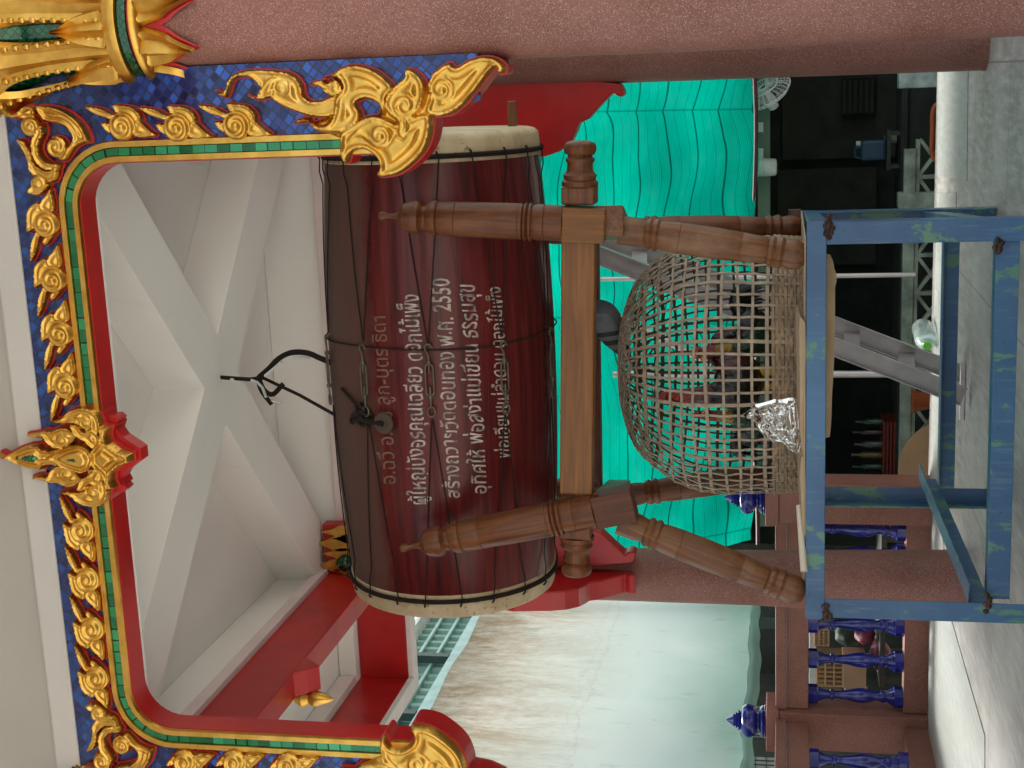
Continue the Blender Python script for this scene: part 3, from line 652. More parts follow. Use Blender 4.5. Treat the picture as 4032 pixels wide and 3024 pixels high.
# left side eave beyond the lintel: soffit, red outer beam with pink lip
MB().box((-4.6, 2.61, 4.36), (IX0-.15, 9.85, 4.40)).build('eave_soffit', M['white'], pav); MB().box((IX0-.149, IY1+.2, 4.36), (2.2, 9.85, 4.399)).build('eave_soffit', M['white'], pav)
wallbar((-4.52, 2.65, 3.84), (-4.42, 9.60, 4.22), M['red'], 'outer_beam'); wallbar((-4.53, 2.64, 3.795), (-4.40, 9.59, 3.838), M['pink'], 'beam_lip')
wallbar((-4.52, 9.601, 3.84), (2.0, 9.70, 4.22), M['red'], 'outer_beam'); wallbar((-4.53, 9.591, 3.795), (2.0, 9.72, 3.838), M['pink'], 'beam_lip')
wallbar((-4.52, 9.50, 4.225), (2.0, 9.70, 4.355), M['white'], 'eave_trim'); wallbar((-4.52, 2.65, 4.225), (-4.36, 9.49, 4.355), M['pink'], 'eave_trim')
# --- plain red brackets on the back and left openings
YB = IY1+.03
rb = [(1600,340),(1600,600),(1850,600),(2000,640),(2146,617),(2200,598),(2249,559),(2270,515),(2280,486),(2316,468),(2377,401),(2413,365),(2430,378),(2445,382),(2459,372),(2456,352),(2444,330),(2300,315),(2000,315)]
rbp = [P(x, y, Y=YB) for x, y in rb]; rbp = [(p.x, p.z) for p in rbp]
xb = CB[0]-.16
MB().prism([(x, YB, z) for x, z in rbp], (0, .11, 0)).build('red_bracket', M['red'], pav, bevel=.008)
MB().prism([(CL[0]+.13+(xb-x), YB, z) for x, z in rbp], (0, .11, 0)).build('red_bracket', M['red'], pav, bevel=.008)
MB().prism([(IX0-.12, CL[1]-.15-(xb-x), z) for x, z in rbp], (.115, 0, 0)).build('red_bracket', M['red'], pav, bevel=.008)
MB().prism([(IX0-.12, IY0+.1+(xb-x), z) for x, z in rbp], (.115, 0, 0)).build('red_bracket', M['red'], pav, bevel=.008)
# hanging ornament under the middle of the left lintel
ym = P(1010, 2660, X=IX0-.07).y
MB().prism([(IX0-.13, ym-.10, 3.40), (IX0-.13, ym-.05, 3.34), (IX0-.13, ym, 3.29), (IX0-.13, ym+.05, 3.34), (IX0-.13, ym+.10, 3.40)], (.13, 0, 0)).build('red_pendant', M['red'], pav, bevel=.006)
MB().lathe([(0, .002), (.03, .02), (.06, .03), (.10, .045), (.13, .03), (.16, .05), (.2, .03)], 16, Matrix.Translation((IX0-.17, ym-.02, 3.22))).build('gold_pendant', M['gold'], pav, smooth=50)

# red corner block with gilded leaves above the far left column
c0, c1 = P(1276, 2262, Y=7.5), P(1392, 2068, Y=7.5)
kb = MB().box((IX0+.004, 7.50, 3.40), (c1.x, IY1-.035, c0.z-.01)).build('corner_block', M['red'], pav, bevel=.005)
for k, (px, py, h) in enumerate(((1330, 2095, .17), (1310, 2140, .20), (1330, 2180, .17), (1300, 2225, .16), (1350, 2245, .12), (1355, 2120, .14))):
    q = P(px, py, Y=7.495); MB().prism([(q.x+a*h*.30, 7.498, q.z+b*h) for a, b in crom([(-.6,-.5),(-.8,-.1),(-.35,.2),(0,.62),(.35,.2),(.8,-.1),(.6,-.5)], 3)], (0, -.012, 0)).build('gold_leaf', M['gold'], kb, bevel=.004)
q = P(1362, 2215, Y=7.49); MB().lathe([(-.05,.01),(-.03,.045),(.0,.055),(.03,.045),(.06,.01)], 14, Matrix.Translation((q.x, 7.485, q.z))).build('green_boss', M['greenc'], kb, smooth=60)
# ---------------------------------------------------------------- the drum
DC = Vector((-1.24, 6.05, 2.535)); DH = 1.05; DR, DE = .512, .462
def dr(x): u = (x-DC.x)/DH; return DE+(DR-DE)*(1-min(1, abs(u))**2.1)
def dpt(x, th, off=0.0):
    r = dr(x)+off; return Vector((x, DC.y-r*math.cos(th), DC.z+r*math.sin(th)))
def dhit(px, py, off=0.0):
    d = P(px, py, Y=6)-CAM; x = -1.2
    for _ in range(12):
        r = dr(x)+off; a = d.y**2+d.z**2; oy, oz = CAM.y-DC.y, CAM.z-DC.z; b = 2*(oy*d.y+oz*d.z); c = oy*oy+oz*oz-r*r; q = b*b-4*a*c
        t = (-b-math.sqrt(max(q, 0)))/(2*a); x = CAM.x+d.x*t
    return CAM+d*t
def dang(p): return math.atan2(p.z-DC.z, DC.y-p.y)
drum = thing('barrel_drum', 'large maroon barrel drum with white hand painted lines and roped hide heads', 'drum', (DC.x, DC.y, DC.z-DR))
x0, x1 = DC.x-DH, DC.x+DH; MD = axisM((x0, DC.y, DC.z), (x1, DC.y, DC.z))
prof = [(.02, .40)]+[(t*2*DH, dr(x0+t*2*DH)) for t in np.linspace(.01, .99, 30)]+[(2*DH-.02, .40)]
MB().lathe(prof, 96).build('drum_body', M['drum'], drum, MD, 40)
for xe, s in ((x0, 1), (x1, -1)):
    Mh = axisM((xe, DC.y, DC.z), (xe+s, DC.y, DC.z)); e = DE
    MB().lathe([(.002, .05), (0, e-.03), (.006, e-.008), (.018, e+.006), (.03, e+.010), (.085, e+.014), (.093, e+.011), (.098, e+.014), (.112, e+.017), (.118, e+.010), (.118, e-.03)], 96).build('drum_hide_head', M['hide'], drum, Mh, 40)
    mb = MB()
    for zz, rr in ((.088, .0075), (.096, .006)): mb.tube([Mh @ Vector(((e+.02)*math.cos(a), (e+.02)*math.sin(a), zz)) for a in np.linspace(0, 2*math.pi, 97)[:-1]], rr, 8, closed=True)
    mb.build('rim_rope', M['rope'], drum, smooth=60)
tb = [(1440, 1435), (1694, 1500), (1980, 1490), (2160, 1450)]
ths = [dang(dhit(*q)) for q in tb]; step = (ths[0]-ths[3])/3
ths = ths+[ths[0]+step*k for k in range(1, 6)]
XB = P(1694, 1500, Y=5.55).x
lace = MB()
for k, th in enumerate(ths):
    xa, xb_ = XB-.115, XB+.12
    for s, xs, xr in ((-1, xa-.05, x0+.1), (1, xb_+.045, x1-.1)):
        for q in (-1, 1):
            th1 = th+q*step*.27+rng.normal(0, .012); n = 14
            lace.tube([dpt(xs+(xr-xs)*i/n, th+(th1-th)*(i/n)**1.0+q*.004, .0065 if i < n-1 else .022) for i in range(n+1)], .0030, 6)
            lace.tube([dpt(xr, th1, .022), dpt(xr+s*.016, th1+.008, .030), dpt(xr+s*.03, th1+.016, .02)], .0045, 6)
lace.build('lacing_rope', M['rope'], drum, smooth=60)
mb = MB(); xw = P(1700, 1374, Y=5.55).x
mb.tube([dpt(xw+.006*math.sin(a*3), a, .009+.004*math.sin(a*9)) for a in np.linspace(-math.pi, math.pi, 80)[:-1]], .0035, 6, closed=True); mb.build('girdle_wire', M['rope'], drum, smooth=60)
for k, th in enumerate(ths):
    if k > 6: continue
    sh = rng.normal(0, .012); off = .018
    def tp(dx, dth): return dpt(XB+sh+dx, th+dth/DR, off)
    mb = MB(); w_ = .016
    loop = crom([(-.07, 0), (-.06, -w_*.8), (-.045, -w_), (.045, -w_), (.06, -w_*.8), (.07, 0), (.06, w_*.8), (.045, w_), (-.045, w_), (-.06, w_*.8)], 3)
    mb.tube([tp(a, b) for a, b in loop], .0045, 8, closed=True); mb.tube([tp(-.082, 0), tp(-.066, 0)], .010, 8); mb.tube([tp(.066, 0), tp(.082, 0)], .010, 8)
    mb.tube([tp(-.115, 0), tp(-.03, 0)], .005, 8); mb.tube([tp(.03, 0), tp(.10, 0)], .005, 8)
    b = mb.build('turnbuckle', M['metal'], drum, smooth=50)
    hk = MB().tube([tp(a, c) for a, c in [(.095, 0), (.112, .002), (.126, .012), (.142, .014), (.152, .004), (.148, -.010), (.134, -.016)]], .005, 8); hk.build('hook', M['metal'], b, smooth=50)
    ey = MB().tube([tp(-.138+.022*math.cos(a), .016*math.sin(a)) for a in np.linspace(0, 2*math.pi, 16)[:-1]], .005, 8, closed=True); ey.build('eye_ring', M['metal'], b, smooth=50)
# painted lettering laid on the staves
def lettering(txt, quad, mat, thick, jit):
    """quad: photo pixels of (left base, right base, left top, right top) of the line"""
    c = bpy.data.curves.new('inscription', 'FONT'); c.body = txt; c.offset = thick; c.resolution_u = 2
    o = bpy.data.objects.new('inscription', c); COL.objects.link(o); bpy.context.view_layer.update()
    me = bpy.data.meshes.new_from_object(o.evaluated_get(bpy.context.evaluated_depsgraph_get())); bpy.data.objects.remove(o)
    n = len(me.vertices); v = np.zeros(n*3); me.vertices.foreach_get('co', v); v = v.reshape(-1, 3)
    W_ = v[:,0].max(); mid = v[:,0].min(); lb, rb_, lt, rt_ = [np.array(q, float) for q in quad]
    for i in range(n):
        s = (v[i,0]-mid)/(W_-mid); t = v[i,1]/.62
        t = t*(1+jit*.7*mnoise.noise(Vector((v[i,0]*1.6, 1.3, 7))))+jit*.45*mnoise.noise(Vector((v[i,0]*2.1, .4, 5))); s += jit*.010*mnoise.noise(Vector((v[i,0]*1.3, t*1.2, 2)))
        t += jit*.6*mnoise.noise(Vector((v[i,0]*1.1, v[i,1]*.5, 3))); s += jit*.006*mnoise.noise(Vector((v[i,0]*.9, v[i,1]*1.5, 9)))
        q = lb*(1-s)*(1-t)+rb_*s*(1-t)+lt*(1-s)*t+rt_*s*t
        me.vertices[i].co = dhit(q[0], q[1], .0035)
    me.materials.clear()
    for p_ in me.polygons: p_.material_index = 0
    return link('inscription', me, mat, drum)
lettering('อ.ฉวี อ.สม ลูก-บุตร ธิดา', ((1560, 1905), (1516, 1245), (1506, 1905), (1467, 1245)), M['chalkf'], .006, .16)
lettering('ผู้ใหญ่บังอรคุณเฉลียว ดอกไม้เพ็ง', ((1679, 1985), (1650, 1160), (1622, 1985), (1588, 1160)), M['chalk'], .009, .22)
lettering('สร้างถวายวัดดอนทอง พ.ศ. 2550', ((1812, 1960), (1772, 1097), (1762, 1960), (1706, 1097)), M['chalk'], .010, .22)
lettering('อุทิศให้ พ่อสง่าแม่เขียน ธรรมสุข', ((1918, 1942), (1868, 1122), (1866, 1942), (1808, 1122)), M['chalk'], .009, .22)
lettering('พ่อเอียบแม่ลำดวน ดอกไม้เพ็ง', ((2011, 1802), (1974, 1130), (1963, 1802), (1928, 1130)), M['chalk'], .008, .22)
pg = P(2018, 480, Y=6.25); MB().box((-.018, -.02, -.06), (.018, .02, .12)).build('wooden_peg', M['woodg'], drum, Matrix.Translation((x1-.01, 6.25, pg.z)) @ Matrix.Rotation(R_(90), 4, 'Y'), bevel=.003)
# hanging cables from the ceiling
cab = thing('hanging_cable', 'knotted black cable with white tape tying drum to ceiling', 'cable', tuple(P(905, 1492, Y=6.2)))
YC = 6.0
def cp(pts, ys): return [P(x, y, Y=yy) for (x, y), yy in zip(pts, ys)]
ceilp = Vector((P(880, 1486, Z=3.70).x, P(880, 1486, Z=3.70).y, 3.712))
j = P(1035, 1488, Y=YC)
MB().tube([ceilp, P(925, 1490, Y=6.2), P(985, 1494, Y=6.05), j], .010, 8).build('black_cable', M['rope'], cab, smooth=60)
lp = crom([tuple(v) for v in cp([(1020, 1485), (1060, 1450), (1100, 1410), (1150, 1388), (1210, 1390), (1260, 1410), (1312, 1432)], [YC, YC-.02, YC-.05, YC-.08, YC-.12, YC-.14, YC-.16])], 5, False)
MB().tube(lp, .013, 8).build('black_cable', M['rope'], cab, smooth=60)
lp2 = crom([tuple(v) for v in cp([(1015, 1480), (1040, 1535), (1075, 1552), (1115, 1512)], [YC, YC, YC+.02, YC+.03])], 5, False)
MB().tube(lp2, .012, 8).build('black_cable', M['rope'], cab, smooth=60)
MB().tube(crom([tuple(v) for v in cp([(1010, 1485), (1030, 1540), (1060, 1580), (1070, 1593)], [YC-.01]*4)], 4, False), .011, 8).build('black_cable', M['rope'], cab, smooth=60)
kn = dhit(1420, 1650, .02)
MB().tube([P(1040, 1490, Y=YC), P(1180, 1556, Y=YC-.05), P(1330, 1640, Y=5.8), kn], .008, 8).build('thin_cable', M['rope'], cab, smooth=60)
MB().tube([dhit(1345, 1530, .012), dhit(1400, 1590, .014), kn], .007, 8).build('thin_cable', M['rope'], cab, smooth=60)
mb = MB()
for q in range(5): c = kn+Vector((rng.normal(0, .02), rng.normal(0, .012)-.01, rng.normal(0, .025))); mb.tube([c+Vector((.028*math.cos(a), .012*math.sin(a*2), .028*math.sin(a+q))) for a in np.linspace(0, 2*math.pi, 13)[:-1]], .008, 6, closed=True)
mb.build('knot', M['rope'], cab, smooth=60)
wd = dhit(1515, 1665, .02); nn = (Vector((0, wd.y-DC.y, wd.z-DC.z))).normalized()
MB().lathe([(0, .010), (0, .042), (.006, .047), (.014, .045), (.018, .036), (.015, .016), (.012, .012)], 28, axisM(wd, wd+nn)).build('wooden_disc', plain('dusty_dark_disc', (.06, .040, .028), .85), cab, smooth=40)
MB().tube([kn, wd+nn*.02], .012, 8).build('thin_cable', M['rope'], cab, smooth=60)
for pts, yy in (([(905, 1490), (930, 1488)], 6.2), ([(985, 1492), (1010, 1500), (1030, 1520), (1045, 1560)], YC-.015), ([(1040, 1475), (1075, 1446), (1105, 1420)], YC-.045), ([(1150, 1402), (1190, 1404), (1215, 1404)], YC-.11), ([(1035, 1560), (1070, 1575), (1105, 1580)], YC)):
    mb = MB().tube([P(x+3, y+5, Y=yy-.006) for x, y in pts], .007, 6)
    mb.build('white_tape', M['plasticw'], cab, smooth=60)

# ---------------------------------------------------------------- wooden drum stand
stand = thing('drum_stand', 'turned brown wooden stand cradling the maroon drum on splayed legs', 'drum stand', (-1.2, 6.05, .93))
PROF = [(0,.004),(.006,.015),(.02,.018),(.035,.016),(.05,.010),(.085,.0115),(.112,.02),(.118,.033),(.124,.036),(.13,.046),(.136,.048),(.142,.055),(.15,.056),(.175,.063),(.2,.066),(.222,.062),(.232,.05),(.238,.045),(.25,.049),(.262,.046),(.266,.056),(.28,.062),(.3,.069),(.318,.069),(.324,.061),(.332,.066),(.42,.068),(.422,.066),(.425,.068),(.6,.071),(.76,.072),(.765,.07),(.768,.072),(.785,.071),(.79,.064),(.797,.073),(.806,.075),(.815,.064),(.822,.074),(.832,.075),(.842,.066),(.86,.071),(.9,.072),(.903,.07),(.906,.072),(1,.070)]
tR, bR = P(1490, 850, Y=5.38), P(2285, 882, Y=5.43); tL, bL = P(1575, 2160, Y=5.38), P(2405, 1997, Y=5.43)
# front posts end on the square joints of the front rail
rlA, rlB = P(2282, 868, Y=5.46), P(2272, 1985, Y=5.46)
def along(a, b, d): return a+(b-a).normalized()*d
for t_, b_ in ((tR, bR), (tL, bL)):
    e = along(b_, t_, .07); p_ = turned('post', t_, e, PROF, M['wood'], stand, 32)
    bar('post_block', e, along(b_, t_, -.10), .135, .12, M['wooda'] if t_ is tR else M['woodr'], stand, up=(0, -1, 0), bevel=.006)
rd = (rlB-rlA).normalized()
bar('front_rail', rlA+rd*.05, rlB-rd*.05, .075, .135, M['wooda'], stand, up=(0, 0, 1), bevel=.008)
KN = [(0,.072),(.10,.072),(.14,.062),(.2,.064),(.24,.068),(.28,.06),(.34,.052),(.5,.05),(.55,.056),(.6,.058),(.64,.05),(.68,.048),(.72,.058),(.8,.064),(.9,.063),(.96,.054),(1,.035)]
for a, d in ((rlA, -rd), (rlB, rd)):
    s0 = a+d*.065
    bar('rail_end_block', s0, s0+d*.07, .13, .13, M['wood'], stand, bevel=.008); turned('rail_knob', s0+d*.07, s0+d*.245, KN, M['wood'], stand, 28)
# rear rail and rear posts (behind the drum)
rrA, rrB = Vector((-.70, 6.62, 1.95)), Vector((-2.02, 6.62, 1.97))
bar('rear_rail', rrA, rrB, .075, .135, M['woodr'], stand, up=(0, 0, 1), bevel=.008)
for a, s in ((rrA, 0), (rrB, 0)):
    turned('post', a+Vector((0, .08, .80)), a+Vector((0, .02, .06)), PROF, M['wood'], stand, 24)
# side rails under the front rail carrying the legs
for a, b in ((rlA, rrA), (rlB, rrB)):
    o = Vector((0, 0, -.125)); p0, p1 = a+o+Vector((0, -.045, 0)), b+o+Vector((0, .06, -.02))
    bar('side_rail', p0, p1, .12, .11, M['woodg'], stand, bevel=.006)
    bo = MB().lathe([(0, .016), (.008, .018), (.016, .012), (.022, .004)], 10, Matrix.Translation((a.x-.02 if a is rlA else a.x+.055, a.y+.12, a.z-.07))).build('bolt', M['rust'], stand, smooth=40)
LEG = [(0,.058),(.1,.056),(.14,.05),(.15,.06),(.165,.064),(.18,.056),(.19,.063),(.205,.066),(.22,.055),(.24,.058),(.27,.06),(.33,.062),(.332,.060),(.335,.062),(.5,.063),(.66,.058),(.663,.056),(.667,.058),(.79,.052),(.80,.046),(.808,.056),(.825,.060),(.842,.052),(.85,.058),(.872,.063),(.89,.052),(.90,.054),(.93,.060),(.955,.058),(.985,.046),(1,.036)]
fFR, fFL = P(3178, 1008, Y=5.47), P(3178, 2338, Y=5.47); ZT = .932
for foot, top in ((fFR, P(2440, 905, Y=5.50)), (fFL, P(2440, 2050, Y=5.50)), (P(3168, 896, Y=6.72), rrA+Vector((0, -.02, -.16))), (P(3168, 1850, Y=6.72), rrB+Vector((.0, -.02, -.16)))):
    foot = Vector((foot.x, foot.y, ZT)); turned('leg', top, foot, LEG, M['woodg'] if foot.y < 6 else M['wood'], stand, 28)

# ---------------------------------------------------------------- blue steel table
tab = thing('steel_table', 'chipped blue angle iron table frame carrying stand and cage', 'table', (-1.38, 6.3, 0))
def angle(name, p0, p1, da, db, size=.078, th=.007, mat=None):
    """L section along p0-p1, flanges towards da and db"""
    da, db = Vector(da), Vector(db); o = [Vector(p0), Vector(p0)+da*size, Vector(p0)+da*size+db*th, Vector(p0)+da*th+db*th, Vector(p0)+da*th+db*size, Vector(p0)+db*size]
    return MB().prism(o, Vector(p1)-Vector(p0)).build(name, mat or M['steel'], tab, bevel=.0025)
XR, XL, YFt, YBk, ZTt = -.563, -2.150, 5.40, 7.20, .928
X_, Y_, Z_ = Vector((1,0,0)), Vector((0,1,0)), Vector((0,0,1))
angle('leg', (XR, YFt+.002, 0), (XR, YFt+.002, .854), -X_, Y_, .085); angle('leg', (XL+.003, YFt+.002, 0), (XL+.003, YFt+.002, .854), X_, Y_, .08)
xbr = P(3500, 822, Y=YBk).x; xbl = P(3500, 1980, Y=YBk).x
angle('leg', (xbr, YBk, 0), (xbr, YBk, .90), -X_, -Y_, .085); angle('leg', (xbl, YBk, 0), (xbl, YBk, .90), X_, -Y_, .085)
angle('top_rail', (XL-.006, YFt, ZTt), (XR+.006, YFt, ZTt), -Z_, Y_, .074)
angle('top_rail', (xbl, YBk+.012, ZTt), (xbr, YBk+.012, ZTt), -Z_, -Y_, .074)
angle('top_rail', (XR+.0, YFt+.08, ZTt-.008), (xbr, YBk-.08, ZTt-.008), -Z_, -X_, .07); angle('top_rail', (XL+.0, YFt+.08, ZTt-.008), (xbl, YBk-.08, ZTt-.008), -Z_, X_, .07)
angle('low_rail', (XL+.088, YFt+.04, .228), (XR-.088, YFt+.04, .236), -Z_, Y_, .084)
angle('low_rail', (xbl+.09, YBk-.02, .245), (xbr-.09, YBk-.02, .25), -Z_, -Y_, .085)
pa, pb = P(3617, 1889, Y=YBk-.09), P(3812, 2376, Y=YFt+.09)
angle('side_rail', pa, pb, -Z_, X_, .085); angle('side_rail', (xbr-.01, YBk-.09, pa.z), (XR-.01, YFt+.09, pb.z), -Z_, -X_, .085)
MB().box((-.03, -.03, 0), (.03, .03, .06)).build('corner_stub', M['rust'], tab, Matrix.Translation((xbr-.02, YBk-.03, ZTt+.006)), bevel=.003)
for x, z, n in ((XR-.03, .85, 16), (XL+.03, .85, 16), (XR-.08, .235, 8), (XL+.085, .23, 8)):
    mb = MB()
    for _ in range(n): mb.lathe([(-.012, .004), (0, .013), (.01, .005)], 7, Matrix.Translation((x+rng.normal(0, .025), YFt-.002+rng.normal(0, .004), z+rng.normal(0, .008))))
    mb.build('weld', M['rust'], tab, smooth=60)

# ---------------------------------------------------------------- cardboard, tube, bag on the table
def card(name, outline, th, label, M_=None, M2=None):
    o = MB().prism(outline, th).build(name, M['card'], None, M2, bevel=.0015); return tag(o, label, 'cardboard')
def rag(a, b, n, amp):
    a, b = Vector(a), Vector(b); return [a+(b-a)*i/n+Vector((0, 0, rng.normal(0, amp) if 0 < i < n else 0)) for i in range(n+1)]
zc = .930
ol = [(-.62, 5.42, zc), (-.66, 6.9, zc), (-2.06, 6.95, zc), (-2.12, 5.55, zc), (-1.95, 5.415, zc), (-1.7, 5.44, zc), (-1.3, 5.405, zc), (-1.0, 5.45, zc)]
card('cardboard_sheet', ol, (0, 0, .006), 'flat cardboard sheet lying on the blue table under the cage')
def pY(px, py, Y): return P(px, py, Y=Y)
fl = [pY(x, y, 5.435) for x, y in [(3150, 1245), (3146, 1300), (3150, 1500), (3150, 1700), (3158, 1760), (3160, 1790), (3172, 1800), (3176, 1780), (3180, 1700), (3176, 1560), (3176, 1400), (3172, 1270)]]
tag(MB().prism(fl, (.02, .16, .012)).build('cardboard_flap', M['card'], bevel=.002), 'folded cardboard strip standing beside plastic bag on table edge', 'cardboard')
fl = [pY(x, y, 5.43) for x, y in [(3155, 1800), (3150, 1870), (3156, 2010), (3162, 2130), (3192, 2135), (3190, 2010), (3186, 1960), (3194, 1860), (3178, 1790)]]
tag(MB().prism(fl, (.02, .14, .01)).build('cardboard_flap', M['card'], bevel=.002), 'torn cardboard piece under the pale tube at table edge', 'cardboard')
hg = [pY(x, y, 5.50) for x, y in [(3235, 1000), (3270, 1004), (3280, 1030), (3286, 1060), (3294, 1080), (3294, 1110), (3288, 1130), (3288, 1230), (3286, 1330), (3284, 1420), (3280, 1500), (3276, 1560), (3274, 1640), (3268, 1720), (3235, 1730)]]
tag(MB().prism(hg, (0, .012, 0)).build('cardboard_strip', M['card']), 'ragged cardboard strip hanging below the blue front rail', 'cardboard')
pa, pb = pY(3146, 1990, 5.50), pY(3166, 2250, 5.36)
tb_ = MB(); d = (pb-pa).normalized(); L = (pb-pa).length
tb_.lathe([(0, .012), (L, .0145), (L, .0115), (L-.05, .011)], 18, axisM(pa, pb), cap=False)
tag(tb_.build('paper_tube', plain('cream_tube', (.62, .54, .42), .6, var=.08), smooth=40), 'thin cream hollow tube lying on torn cardboard', 'tube')
# crumpled clear bag
t = NT('clear_plastic_film'); g = t.n('BsdfGlossy'); g.inputs['Roughness'].default_value = .10; g.inputs[0].default_value = (.85, .85, .84, 1); tr = t.n('BsdfTransparent'); tr.inputs[0].default_value = (.93, .92, .90, 1)
fr = t.n('Fresnel'); fr.inputs[0].default_value = 1.42; mx = t.n('MixShader'); t.L.new(t.math('MULTIPLY_ADD', fr.outputs[0], 1.0, .05), mx.inputs[0]); t.L.new(tr.outputs[0], mx.inputs[1]); t.L.new(g.outputs[0], mx.inputs[2]); t.L.new(mx.outputs[0], t.out.inputs[0])
def bagpt(px, py): return pY(px, py, 5.47)
hull = [(3148, 1590), (3060, 1578), (3030, 1588), (2960, 1610), (2930, 1640), (2975, 1665), (2990, 1700), (3040, 1740), (3090, 1750), (3120, 1785), (3148, 1775)]
cx_, cy_ = np.mean([h[0] for h in hull]), np.mean([h[1] for h in hull]); mb = MB(); vs = []; fs = []; K, J = 40, 12
hl = crom(hull, 4); hl = np.array([hl[int(i*len(hl)/K)] for i in range(K)])
for side in (-1, 1):
    for j_ in range(J+1):
        for k in range(K):
            f = j_/J; x, y = cx_+(hl[k][0]-cx_)*f, cy_+(hl[k][1]-cy_)*f; p = bagpt(x, y); q = Vector((p.x*14, p.z*14, side*3))
            rdg = abs(mnoise.noise(q))*.09+abs(mnoise.noise(q*2.1))*.05
            vs.append(p+Vector((mnoise.noise(q*1.3)*.012, side*(.055*math.sqrt(max(0, 1-f*f))-rdg*(1-f**4)*.9)+.02, mnoise.noise(q*1.7+Vector((5,5,5)))*.012)))
    b = 0 if side < 0 else (J+1)*K
    for j_ in range(J):
        for k in range(K): k2 = (k+1) % K; fs.append((b+j_*K+k, b+j_*K+k2, b+(j_+1)*K+k2, b+(j_+1)*K+k))
tag(mb.add(vs, fs).build('plastic_bag', t.m), 'crumpled clear plastic bag against the woven cage', 'plastic bag')
# ---------------------------------------------------------------- woven cage with rooster figures, pigeon on top
CG = Vector((-1.295, 6.3, .937)); 
cage = thing('bamboo_cage', 'dome shaped woven bamboo chicken coop between the stand legs', 'cage', tuple(CG))
CPF = [(0,.566),(.06,.57),(.14,.578),(.33,.588),(.457,.575),(.568,.535),(.67,.46),(.733,.392),(.772,.31),(.80,.21),(.815,.1),(.818,.02)]
cz = np.array([a for a, b in CPF]); cr = np.array([b for a, b in CPF]); arc = np.concatenate([[0], np.cumsum(np.hypot(np.diff(cz), np.diff(cr)))])
def cpt(s, a, off=0.0):
    z = np.interp(s, arc, cz); r = np.interp(s, arc, cr); e = .01
    dz = np.interp(s+e, arc, cz)-np.interp(s-e, arc, cz); dr_ = np.interp(s+e, arc, cr)-np.interp(s-e, arc, cr); n = Vector((dz*math.cos(a), dz*math.sin(a), -dr_)).normalized() if abs(dz)+abs(dr_) > 1e-9 else Vector((0,0,1))
    return CG+Vector((r*math.cos(a), r*math.sin(a), z))+n*off, n
NV = 68; rings = [.145+.060*i for i in range(16)]; Lc = arc[-1]
vst = MB(); rst = MB(); band = MB()
for k in range(NV):
    a = 2*math.pi*(k+rng.normal(0, .06))/NV; tw = rng.normal(0, .02); top = Lc-.02 if k % 4 == 0 else (Lc-.15 if k % 2 == 0 else Lc-.30)
    ss = list(np.arange(.0, top, .028)); pts = []; nn = []
    for s in ss:
        ph = math.cos(math.pi*(s-.145)/.060+math.pi*k); p, n = cpt(s, a+tw*(s/Lc)**2+.004*math.sin(s*9+k), .0035*ph); pts.append(p); nn.append(n)
    vst.ribbon(pts, nn, .0105 if k % 5 else .015, .0028)
for i, s in enumerate(rings):
    if s > Lc-.06: continue
    for rep in range(2 if i in (9, 12) else 1):
        pts = []; nn = []; n_ = 150; so = s+rng.normal(0, .004)+rep*.012
        for q in range(n_+1):
            a = 2*math.pi*q/n_; ph = -math.cos(NV*a/2+math.pi*i); p, n = cpt(so+.006*math.sin(a*2+i)+.003*math.sin(a*5+2*i), a, .0035*ph); pts.append(p); nn.append(n)
        rst.ribbon(pts, nn, .0115 if i % 4 else .015, .0028)
# criss-cross strips over the crown
for k in range(26):
    a = rng.uniform(0, 2*math.pi); off = rng.uniform(-.34, .34); pts = []; nn = []
    for u in np.linspace(-.42, .42, 18):
        r = math.hypot(u, off); th = a+math.atan2(off, u)
        if r > .43: continue
        s = float(np.interp(-r, -cr[3:], arc[3:])); p, n = cpt(s, th, .007); pts.append(p); nn.append(n)
    if len(pts) > 3: rst.ribbon(pts, nn, .010, .003)
for i in range(10):
    pts = []; nn = []; s = .008+.0125*i
    for q in range(273):
        a = 2*math.pi*q/272; p, n = cpt(s+.002*math.sin(a*4+i*2), a, .0065*math.cos(NV/2*a+math.pi*i)+.002); pts.append(p); nn.append(n)
    band.ribbon(pts, nn, .0125, .005)
vst.build('upright_strips', M['bamboo'], cage); rst.build('hoop_strips', M['bamboo'], cage); band.build('woven_base_band', M['bamd'], cage)

